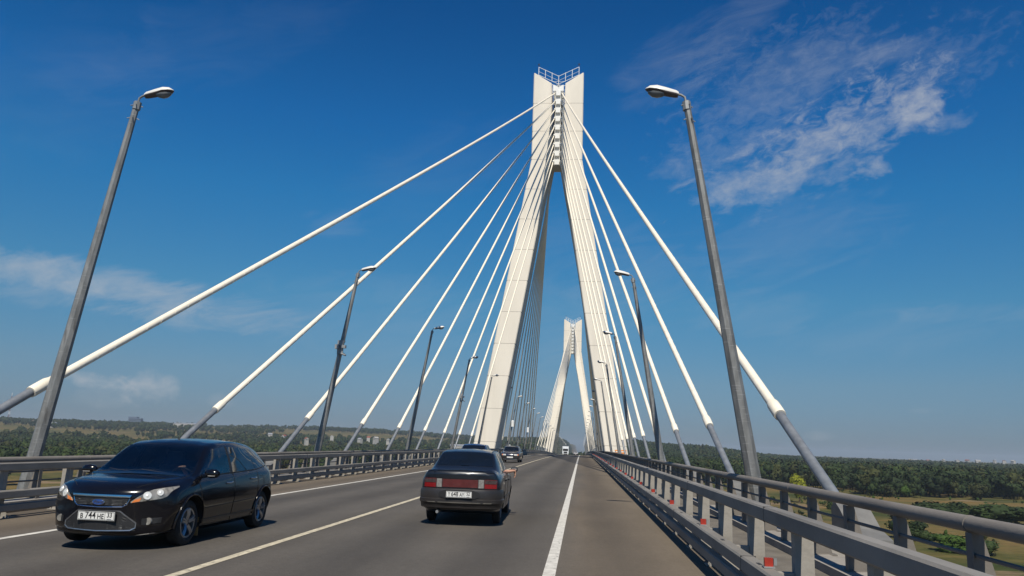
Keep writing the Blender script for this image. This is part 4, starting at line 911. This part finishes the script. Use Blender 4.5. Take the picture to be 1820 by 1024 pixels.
    # headlights: swept-back lens with reflector bowls behind
    for sx in (-1, 1):
        q = [(sx * .40, .575), (sx * .775, .62), (sx * .835, .845), (sx * .70, .80)]
        q = [(sx * .375, .62), (sx * .785, .695), (sx * .845, .85), (sx * .61, .80)]
        hl = c.patch('F', q, .006, 12, 8, rnd=.5).build('headlight', m_lens, root, smooth=50)
        for (xx, zz, rr_) in ((.59, .725, .055), (.715, .765, .045)):
            h = c.hit('F', sx * xx, zz); mb = MB(); n = h[1]; p = h[0] + n * .008; a = n.cross(Vector((0, 0, 1))).normalized(); b_ = a.cross(n)
            for rad_, of in ((rr_, .0),): mb.add([p + a * math.cos(t) * r_ + b_ * math.sin(t) * r_ + n * o_ for (r_, o_) in ((rr_, 0), (rr_ * .9, .006), (rr_ * .55, .004), (.001, .014)) for t in [2 * math.pi * k / 16 for k in range(16)]], [(16 * j + k, 16 * j + (k + 1) % 16, 16 * (j + 1) + (k + 1) % 16, 16 * (j + 1) + k) for j in range(3) for k in range(16)])
            mb.build('reflector_bowl', m_refl, hl, smooth=50)
        c.patch('F', [(sx * .42, .632), (sx * .51, .65), (sx * .53, .70), (sx * .455, .672)], .010, 4, 3).build('indicator', m_amber, hl)
        # fog lamps in dark recesses
        fl = c.patch('F', [(sx * .56, .34), (sx * .76, .37), (sx * .77, .44), (sx * .56, .425)], .004, 8, 4).build('fog_lamp_recess', m_trim, root)
        h = c.hit('F', sx * .63, .388); mb = MB(); mb.lathe([(0, .0), (.004, .045), (-.01, .05), (-.03, .05)], 'y', 18, c=(h[0].x, h[0].y + .012, h[0].z)); mb.build('fog_lamp', m_lens, fl, smooth=50)
    # upper grille with chrome bar, badge and mesh
    g = c.patch('F', [(-.335, .60), (.335, .60), (.40, .705), (-.40, .705)], .003, 16, 4).build('upper_grille', m_trim, root)
    c.patch('F', [(-.40, .70), (.40, .70), (.42, .728), (-.42, .728)], .014, 16, 2).build('chrome_bar', m_chrome, g, smooth=50)
    for pts in ([(-.40, .685), (-.37, .61), (-.32, .577), (0, .568), (.32, .577), (.37, .61), (.40, .685)],): c.seam('F', pts, .014, step=.03).build('chrome_edge', m_chrome, g)
    mb = MB()
    for z in (.60, .62, .64, .66): 
        h = c.seam('F', [(-.37, z), (.37, z)], .006, step=.06); mb.add(h.v, h.f)
    mb.build('grille_mesh', m_galv, g)
    h = c.hit('F', 0, .63); mb = MB(); mb.lathe([(0, .0), (.0, .086), (.012, .09), (.014, .082)], 'y', 28, c=(0, 0, 0))
    bd = mb.build('badge', m_chrome, root, loc=(0, h[0].y + .006, .632), smooth=40); bd.scale = (1, 1, .42)
    mb = MB(); mb.lathe([(.0135, .082), (.015, .078), (.0155, .0)], 'y', 28); mb.build('badge_field', m_bluebadge, bd)
    me = text_mesh('Ford', .070, .002, .35); me.materials.clear(); me.materials.append(m_chrome); o = link('badge_script', me, bd, (0, .0165, .005)); o.rotation_euler = (math.pi / 2, 0, math.pi); o.scale = (1, 1.6, 1)
    # lower trapezoid grille with chrome surround and plate
    lg = c.patch('F', lambda u, v: ((2 * u - 1) * ((.50 if v < .5 else .50 - (v - .5) * .40)), .265 + .245 * v), .004, 20, 8).build('lower_grille', m_trim, root)
    c.seam('F', [(-.30, .515), (-.50, .365), (-.50, .305), (-.44, .27), (0, .258), (.44, .27), (.50, .305), (.50, .365), (.30, .515), (-.30, .515)], .020, step=.03).build('chrome_surround', m_alloy, lg)
    mb = MB()
    for z in (.29, .31, .33, .35, .37): h = c.seam('F', [(-.46, z), (.46, z)], .007, step=.06); mb.add(h.v, h.f)
    mb.build('grille_mesh', m_galv, lg)
    h = c.hit('F', .0, .45); h2 = c.hit('F', .25, .41)
    plate(root, (0.0, h[0].y + .018, .452), 1, [('B', -.205, -.008, .085), ('744', -.082, .002, .112), ('HE', .062, -.008, .085), ('33', .188, .014, .082)])
    c.seam('F', [(-.80, .24), (-.5, .205), (0, .20), (.5, .205), (.80, .24)], .02).build('air_dam', m_trim, root)
    for sx in (-1, 1):   # bonnet shut line and creases
        c.seam('T', [(sx * .43, 2.03), (sx * .60, 1.85), (sx * .73, 1.4), (sx * .74, 1.15)], .008).build('bonnet_seam', m_seam, root)
    c.patch('T', [(-.68, 1.18), (.68, 1.18), (.66, 1.25), (-.66, 1.25)], .003, 12, 2).build('cowl', m_trim, root)
    for (a, b) in (((-.55, .98), (.05, 1.03)), ((.02, .985), (.58, 1.03))):
        c.seam('F', [a, b], .016).build('wiper', m_trim, root)
    mb = MB(); mb.tube([(0, .18, 1.47), (0, -.02, 1.64)], .006, 5); mb.lathe([(0, .03), (.02, .015), (.03, 0)], 'z', 10, c=(0, .18, 1.468)); mb.build('aerial', m_trim, root)
    for x in (-.765, .765):
        for y, sp in ((1.31, 5), (-1.33, 5)): wheel(root, x, y, .318, .205)
    for sx in (-1, 1): mb = MB(); mb.box(sx * .74 - .1, sx * .74 + .1, .93, .945, .10, .42); mb.build('mudflap', m_mud if sx < 0 else m_trim, root)
    mb = MB(); mb.box(-.60, .60, -1.3, 1.25, .28, .34); mb.box(-.74, .74, .95, 1.2, .5, .90); mb.box(-.7, .7, -1.2, -1.1, .5, 1.1)
    for sx in (-.37, .37): mb.box(sx - .24, sx + .24, -.45, .10, .38, .60); mb.box(sx - .23, sx + .23, -.58, -.42, .50, 1.05); mb.box(sx - .12, sx + .12, -.60, -.50, 1.08, 1.27)
    mb.box(-.6, .6, -1.05, -.9, .4, 1.0); mb.build('interior', m_int, root)
    mb = MB(); R0 = .185
    mb.tube([Vector((-.37 + R0 * math.cos(t), .62 + .10 * math.sin(t), .90 + R0 * .86 * math.sin(t))) for t in [2 * math.pi * k / 20 for k in range(21)]], .016, 6); mb.tube([(-.37, .62, .90), (-.37, .95, .80)], .03, 6); mb.tube([(-.55, .62, .90), (-.19, .62, .90)], .014, 5); mb.build('steering_wheel', m_trim, root)
    return root

# ------------------------------------------------------------------ people (skin modifier, one continuous body)
def skin_mesh(name, nodes, edges, mats, sub=1, root=0):
    me = bpy.data.meshes.new(name); me.from_pydata([n[0] for n in nodes], edges, []); o = bpy.data.objects.new(name, me); COL.objects.link(o)
    md = o.modifiers.new('s', 'SKIN'); md.use_smooth_shade = True
    for i, n in enumerate(nodes):
        r = n[1]; me.skin_vertices[0].data[i].radius = (r, r) if not isinstance(r, tuple) else r; me.skin_vertices[0].data[i].use_root = i == root
    if sub: m2 = o.modifiers.new('u', 'SUBSURF'); m2.levels = sub; m2.render_levels = sub
    dg = bpy.context.evaluated_depsgraph_get(); me2 = bpy.data.meshes.new_from_object(o.evaluated_get(dg)); bpy.data.objects.remove(o)
    me2.materials.clear()
    for m in mats: me2.materials.append(m)
    return me2
def hand_nodes(nodes, edges, iw, d, side, curl):
    """palm and five fingers growing from wrist node iw; d = finger direction, side = across the palm toward the thumb, curl = bending direction"""
    w_ = Vector(nodes[iw][0]); d = Vector(d).normalized(); side = Vector(side).normalized(); curl = Vector(curl).normalized()
    nodes.append((tuple(w_ + d * .045), (.036, .02))); pm = len(nodes) - 1; edges.append((iw, pm))
    for k, (off, ln) in enumerate(((.03, .072), (.010, .080), (-.010, .075), (-.030, .06))):
        p0 = w_ + d * .09 + side * off; nodes.append((tuple(p0), .011)); a = len(nodes) - 1; edges.append((pm, a)); p1 = p0 + d * ln * .45 + curl * ln * .15; nodes.append((tuple(p1), .0095)); edges.append((a, a + 1)); p2 = p1 + d * ln * .15 + curl * ln * .4; nodes.append((tuple(p2), .008)); edges.append((a + 1, a + 2))
    t0 = w_ + d * .035 + side * .048; nodes.append((tuple(t0), .013)); a = len(nodes) - 1; edges.append((iw, a)); nodes.append((tuple(t0 + d * .035 + side * .018 + curl * .02), .0105)); edges.append((a, a + 1))
def person(loc, rz, label, sx, arms, shirt):
    """seated figure facing +y; arms: dict side -> (elbow, wrist, finger dir, thumb side, curl)"""
    r = empty('person', loc, rz, label=label, cat='person')
    X = sx; nd = [((X, -.22, .52), (.15, .12)), ((X, -.29, .72), (.135, .105)), ((X, -.36, .92), (.15, .11)), ((X, -.37, 1.02), .075), ((X, -.35, 1.10), .05), ((X, -.33, 1.17), (.072, .082)), ((X, -.32, 1.25), (.074, .088)), ((X, -.325, 1.30), (.05, .06))]
    ed = [(0, 1), (1, 2), (2, 3), (3, 4), (4, 5), (5, 6), (6, 7)]
    for s in (-1, 1):
        b = len(nd); nd += [((X + s * .17, -.36, .97), .06), arms[s][0:1][0] and (arms[s][0], .045), (arms[s][1], .028)]; ed += [(2, b), (b, b + 1), (b + 1, b + 2)]; hand_nodes(nd, ed, b + 2, *arms[s][2:])
        b = len(nd); nd += [((X + s * .10, .0, .52), .085), ((X + s * .12, .25, .60), .06), ((X + s * .12, .42, .30), .045)]; ed += [(0, b), (b, b + 1), (b + 1, b + 2)]
    body = link('body', skin_mesh('body', nd, ed, [m_skin]), r)
    cn = [((X, -.22, .52), (.165, .135)), ((X, -.29, .72), (.15, .12)), ((X, -.36, .92), (.165, .125)), ((X, -.365, 1.0), (.09, .085))]; ce = [(0, 1), (1, 2), (2, 3)]
    for s in (-1, 1):
        b = len(cn); e = Vector(arms[s][0]); sh = Vector((X + s * .17, -.36, .97)); cn += [(tuple(sh), .07), (tuple(sh.lerp(e, .75)), .058)]; ce += [(2, b), (b, b + 1)]
    link('shirt', skin_mesh('shirt', cn, ce, [shirt]), r)
    mb = MB(); mb.lathe([(-.02, .088), (.03, .092), (.07, .085), (.10, .06), (.115, .0)], 'z', 16, c=(X, -.335, 1.245)); mb.build('hair', m_trim, r, smooth=50)
    mb = MB(); mb.lathe([(0, .0), (.012, .012), (.03, .0)], 'z', 8, c=(X, -.235, 1.20)); mb.build('nose', m_skin, r)
    for s in (-1, 1): mb = MB(); mb.lathe([(-.008, 0), (0, .011), (.008, 0)], 'x', 8, c=(X + s * .03, -.248, 1.235)); mb.build('eye', m_trim, r)
    return r
ford = hatchback(); Lf = ford.location
person(tuple(Lf), math.pi, 'driver in dark clothes behind the black hatchback windscreen, one hand on the steering wheel', -.37,
       {-1: ((-.58, -.10, .72), (-.50, .40, .80), (.55, .55, .25), (.3, .3, -1), (.2, .5, -.9)), 1: ((-.14, -.10, .82), (-.25, .46, 1.05), (-.2, .9, .2), (-.8, 0, .3), (-.5, .2, -.8))}, m_cloth)

# --- saloon cars
SB = [(-2.13, .36, .66, .74, .52, .755, .70, .745, .80, .70, .93, .945), (-2.11, .31, .70, .77, .54, .775, .76, .755, .86, .695, .985, 1.0), (-2.03, .27, .75, .81, .56, .80, .83, .77, .90, .69, 1.005, 1.03), (-1.80, .23, .78, .832, .58, .815, .88, .775, .93, .68, 1.0, 1.035), (-1.52, .20, .79, .84, .60, .82, .915, .775, .955, .665, 1.02, 1.055), (-1.42, .20, .79, .84, .60, .82, .92, .775, .96, .655, 1.055, 1.09),
      (-.92, .19, .80, .842, .60, .825, .92, .775, .955, .575, 1.335, 1.375), (-.55, .18, .80, .842, .60, .825, .915, .775, .95, .575, 1.365, 1.412), (.10, .18, .80, .842, .60, .825, .90, .77, .94, .585, 1.36, 1.42), (.42, .18, .80, .842, .60, .82, .89, .765, .93, .59, 1.31, 1.37), (1.12, .18, .79, .84, .59, .815, .86, .75, .905, .66, .94, .965), (1.35, .19, .785, .835, .58, .81, .84, .74, .88, .62, .915, .935), (1.80, .20, .77, .82, .54, .79, .77, .73, .81, .60, .85, .87), (2.02, .21, .74, .79, .50, .765, .70, .71, .745, .58, .78, .795), (2.10, .23, .70, .755, .47, .735, .64, .68, .68, .55, .71, .725), (2.13, .27, .64, .71, .45, .70, .58, .64, .62, .52, .66, .67)]
def saloon(loc, rz, paint, label, detail=2, bumper=None, front=True, glass=None):
    root = empty('saloon_car', loc, rz, label=label, cat='car'); bumper = bumper or m_bump; gl = glass or m_glassd
    c = Car(SB, .16, .30, (-1.22, 1.27), .285, .335, .17, paint, ny=110 if detail > 1 else 60)
    RW = [(-.60, 1.085), (.60, 1.085), (.545, 1.345), (-.545, 1.345)]; WS = [(-.64, .965), (.64, .965), (.54, 1.33), (-.54, 1.33)]
    SF = [(.92, .945), (-.05, .955), (-.08, 1.335), (.36, 1.30)]; SR = [(-.13, .955), (-.95, .975), (-.82, 1.315), (-.15, 1.335)]
    shr = lambda q, k=.92: [((a - sum(p[0] for p in q) / 4) * k + sum(p[0] for p in q) / 4, (b - sum(p[1] for p in q) / 4) * k + sum(p[1] for p in q) / 4) for a, b in q]
    if detail > 1: c.holes([('B', shr(RW)), ('F', shr(WS)), ('L', shr(SF, .88)), ('R', shr(SF, .88)), ('L', shr(SR, .88)), ('R', shr(SR, .88))])
    c.body.polygons.foreach_set('use_smooth', [True] * len(c.body.polygons)); c.body.set_sharp_from_angle(angle=rad(42)); link('body', c.body, root)
    c.patch('B', RW, .004, 16, 10, curve=.012).build('rear_window', gl, root, smooth=40); c.patch('F', WS, .004, 16, 10, curve=.012).build('windscreen', gl if detail > 1 else m_glassd, root, smooth=40)
    for v in 'LR':
        sx = 1 if v == 'R' else -1
        for q in (SF, SR): c.patch(v, q, .003, 8, 6).build('side_window', gl, root, smooth=40)
        if detail > 1:
            for pts in ([(1.02, .88), (.98, .50), (.92, .24), (-.10, .23), (-.10, .95)], [(-.10, .23), (-.72, .24), (-.92, .60), (-.98, .95)]): c.seam(v, pts, .009).build('door_seam', m_seam, root)
            c.seam(v, [(.92, .935), (-.95, .965)], .018).build('window_trim', m_trim, root)
            for yy, zz in ((.02, .80), (-.86, .82)):
                h = c.hit(v, yy, zz)[0]; mb = MB(); mb.tube([(h.x - sx * .005, yy - .08, zz), (h.x + sx * .025, yy - .05, zz), (h.x + sx * .025, yy + .05, zz), (h.x - sx * .005, yy + .08, zz)], .014, 6); mb.build('door_handle', m_trim, root)
            c.patch(v, [(.88, .43), (-.84, .44), (-.84, .50), (.88, .49)], .010, 14, 2).build('side_moulding', bumper, root)
        if detail > 0:
            mb = MB(); mb.box(min(sx * .85, sx * 1.01), max(sx * .85, sx * 1.01), .66, .80, .935, 1.05); mb.tube([(sx * .77, .76, .95), (sx * .88, .74, .96)], .028, 6)
            bm = bmesh.new(); me = mb.mesh('mirror', m_trim); bm.from_mesh(me); bmesh.ops.bevel(bm, geom=bm.edges[:], offset=.022, segments=3, affect='EDGES'); bm.to_mesh(me); bm.free(); mm = link('mirror', me, root)
            mb = MB(); mb.box(min(sx * .87, sx * .99), max(sx * .87, sx * .99), .652, .657, .955, 1.035); mb.build('mirror_glass', m_chrome, mm)
    # rear end: full-width lamp band, lipped boot lid, deep bumper
    for sx in (-1, 1):
        tl = c.patch('B', [(sx * .50, .70), (sx * .745, .70), (sx * .745, .86), (sx * .50, .865)], .008, 8, 5).build('tail_light', m_tail, root, smooth=50)
        c.patch('B', [(sx * .505, .785), (sx * .74, .785), (sx * .74, .855), (sx * .505, .86)], .013, 8, 2).build('smoked_lens', m_smoke, tl)
        c.patch('B', [(sx * .375, .705), (sx * .485, .705), (sx * .485, .862), (sx * .375, .862)], .010, 4, 5).build('reversing_light', m_clearl, root)
        for q in ((.492, .012), (.37, .012)): c.patch('B', [(sx * q[0] - .006, .70), (sx * q[0] + .006, .70), (sx * q[0] + .006, .866), (sx * q[0] - .006, .866)], .012, 1, 4).build('lamp_divider', m_trim, root)
    c.patch('B', [(-.365, .71), (.365, .71), (.365, .858), (-.365, .858)], .009, 10, 4).build('lamp_panel', m_taild, root)
    c.patch('B', [(-.68, .868), (.68, .868), (.68, .876), (-.68, .876)], .006, 10, 1).build('boot_seam', m_seam, root)
    c.patch('T', [(-.67, -1.99), (.67, -1.99), (.67, -2.06), (-.67, -2.06)], .012, 12, 2).build('boot_lip', paint, root, smooth=60)
    mb = MB(); n = 14    # rear bumper: swept profile round the back corners
    prof = [(.0, .685), (.055, .675), (.075, .62), (.07, .50), (.085, .49), (.085, .43), (.06, .415), (.045, .33), (.0, .315)]
    path = [(-.79, -1.50), (-.80, -1.75), (-.775, -1.93), (-.68, -2.05), (-.45, -2.115), (0, -2.135), (.45, -2.115), (.68, -2.05), (.775, -1.93), (.80, -1.75), (.79, -1.50)]
    vs = []
    for i, (x, y) in enumerate(path):
        a = path[max(i - 1, 0)]; b = path[min(i + 1, len(path) - 1)]; t = Vector((b[0] - a[0], b[1] - a[1], 0)).normalized(); nn = Vector((t.y, -t.x, 0))
        vs += [(x + nn.x * p * .9, y + nn.y * p * .9, z) for p, z in prof]
    k = len(prof); mb.add(vs, [(k * j + i, k * j + i + 1, k * (j + 1) + i + 1, k * (j + 1) + i) for j in range(len(path) - 1) for i in range(k - 1)]); rb = mb.build('rear_bumper', bumper, root, smooth=50)
    if detail > 1:
        c.patch('B', [(-.62, .425), (.62, .425), (.66, .44), (-.66, .44)], .095, 10, 1).build('bumper_strip', m_strip, rb)
        c.patch('B', [(-.42, .50), (.42, .50), (.40, .665), (-.40, .665)], .088, 12, 4, rnd=.9).build('plate_recess', m_trim, rb, smooth=50)
        plate(root, (.0, -2.236, .585), -1, [('T', -.20, -.006, .08), ('648', -.085, .002, .105), ('AY', .06, -.006, .08), ('52', .188, .014, .078)])
        mb = MB(); mb.tube([(-.42, -1.7, .26), (-.45, -2.12, .25)], .03, 10); mb.build('exhaust', m_galv, root)
        mb = MB(); mb.box(-.62, .62, -1.2, 1.2, .28, .34); mb.box(-.6, .6, -1.45, -1.1, .5, .96); mb.box(-.66, .66, .85, 1.1, .5, .9)
        for sx in (-.35, .35): mb.box(sx - .23, sx + .23, -.5, .1, .36, .55); mb.box(sx - .22, sx + .22, -.62, -.47, .48, 1.02); mb.box(sx - .12, sx + .12, -.62, -.53, 1.04, 1.20)
        mb.box(-.6, .6, -1.1, -.95, .4, 1.0); mb.build('interior', m_int, root)
        mb = MB(); mb.tube([Vector((-.35 + .18 * math.cos(t), .55 + .08 * math.sin(t), .86 + .16 * math.sin(t))) for t in [2 * math.pi * k / 16 for k in range(17)]], .015, 6); mb.build('steering_wheel', m_trim, root)
    else: mb = MB(); mb.box(-.26, .26, -2.225, -2.19, .53, .645); mb.build('number_plate', m_plate, root)
    # front end
    for sx in (-1, 1):
        hl = c.patch('F', [(sx * .36, .595), (sx * .70, .60), (sx * .70, .715), (sx * .36, .705)], .008, 8, 4).build('headlight', m_refl if detail < 2 else m_lens, root)
        c.patch('F', [(sx * .63, .60), (sx * .71, .605), (sx * .71, .715), (sx * .63, .71)], .012, 3, 3).build('indicator', m_amber, hl)
    c.patch('F', [(-.34, .60), (.34, .60), (.34, .70), (-.34, .70)], .005, 8, 3).build('grille', m_blue if detail < 2 else m_trim, root)
    c.patch('F', [(-.69, .38), (.69, .38), (.70, .56), (-.70, .56)], .035, 14, 4).build('front_bumper', bumper, root)
    c.patch('F', [(-.60, .27), (.60, .27), (.62, .31), (-.62, .31)], .045, 10, 2).build('air_dam', m_alloy if detail < 2 else m_trim, root)
    if detail < 2: h = c.hit('F', 0, .47); mb = MB(); mb.box(-.26, .26, h[0].y + .04, h[0].y + .055, .40, .51); mb.build('number_plate', m_plate, root)
    for x in (-.70, .70):
        for y in (1.27, -1.22): wheel(root, x, y, .285, .175, alloy=False, matrim=m_galv)
    return root
u0, y0 = 2.15, 17.55
sed = saloon((u0, y0, zd(u0, y0) + .006), 0, m_graph, 'dusty graphite saloon seen from behind in the lane ahead, red tail lamps and white plate', 2)
sed.scale = (.93, 1, 1); sed.rotation_euler.z = rad(1.5)
person((u0, y0, zd(u0, y0)), 0, 'front passenger of the graphite saloon, bare forearm and hand hanging out of the right window', .36,
       {1: ((.74, .16, .96), (.885, .40, .985), (.10, .30, -.9), (-.2, .9, .3), (-.6, -.3, -.5)), -1: ((.12, -.1, .72), (.20, .22, .68), (.1, .9, -.1), (.9, 0, .2), (0, .2, -.9))}, m_pink)
u1, y1 = -1.62, 72.0; saloon((u1, y1, zd(u1, y1) + .006), math.pi, m_dkcar, 'small dark oncoming saloon with glinting headlights and blue grille, farther up the road', 1)
u2, y2 = -1.0, 42.0; blue = saloon((u2, y2, zd(u2, y2) + .006), math.pi, m_blue, 'blue oncoming car mostly hidden behind the graphite saloon, only its roof showing', 1); blue.scale = (1, 1, 1.07)
u3, y3 = 2.5, 305.0; o = saloon((u3, y3, zd(u3, y3) + .006), 0, m_wcar, 'tiny white car far ahead near the crest, right of the white truck', 0)
# white cab-over lorry, far away
u4, y4 = -1.7, 330.0
r = empty('white_truck', (u4, y4, zd(u4, y4)), math.pi, label='tiny white lorry coming over the crest far ahead on the left lane', cat='truck')
mb = MB(); mb.prism([(-1.2, .9), (1.2, .9), (1.25, 2.3), (1.1, 3.05), (-1.1, 3.05), (-1.25, 2.3)], 'y', 4.6, 6.6); mb.prism([(-1.1, 3.05), (1.1, 3.05), (1.0, 3.75), (-1.0, 3.75)], 'y', 4.6, 6.0); mb.build('cab', m_wcar, r)
mb = MB(); mb.box(-1.25, 1.25, -7.0, 4.4, 1.15, 3.85); mb.build('trailer', m_wcar, r)
mb = MB(); mb.box(-1.02, 1.02, 6.58, 6.63, 2.0, 2.85); mb.build('windscreen', m_glassd, r)
mb = MB(); mb.box(-1.2, 1.2, 6.5, 6.75, .45, .92); mb.build('bumper', m_bump, r); mb = MB(); mb.box(-.7, .7, 6.6, 6.64, 1.1, 1.75); mb.build('grille', m_trim, r)
for sx in (-1, 1):
    mb = MB(); mb.box(sx * .95 - .18, sx * .95 + .18, 6.6, 6.78, .62, .85); mb.build('headlight', m_refl, r)
    mb = MB(); mb.box(sx * 1.42 - .1, sx * 1.42 + .1, 6.3, 6.5, 1.9, 2.7); mb.build('mirror', m_trim, r)
    for yy in (5.6, 1.5, -4.5, -5.7): mb = MB(); mb.lathe([(-.15, 0), (-.15, .5), (.15, .5), (.15, 0)], 'x', 20, c=(sx * 1.05, yy, .5)); mb.build('wheel', m_tyre, r)

# ------------------------------------------------------------------ haze
hm = bpy.data.materials.new('haze_air'); hm.use_nodes = True; t = hm.node_tree; t.nodes.clear()
ho = N(t, 'ShaderNodeOutputMaterial'); pv = N(t, 'ShaderNodeVolumePrincipled'); pv.inputs['Color'].default_value = (.80, .90, 1.0, 1); pv.inputs['Density'].default_value = 1.25e-4; pv.inputs['Anisotropy'].default_value = .2; L(t, pv.outputs[0], ho.inputs['Volume'])
mb = MB(); mb.box(-9000, 9000, -4000, 10500, -40, 66); mb.build('haze', hm, kind='stuff', label='thin summer haze over the valley', cat='haze')
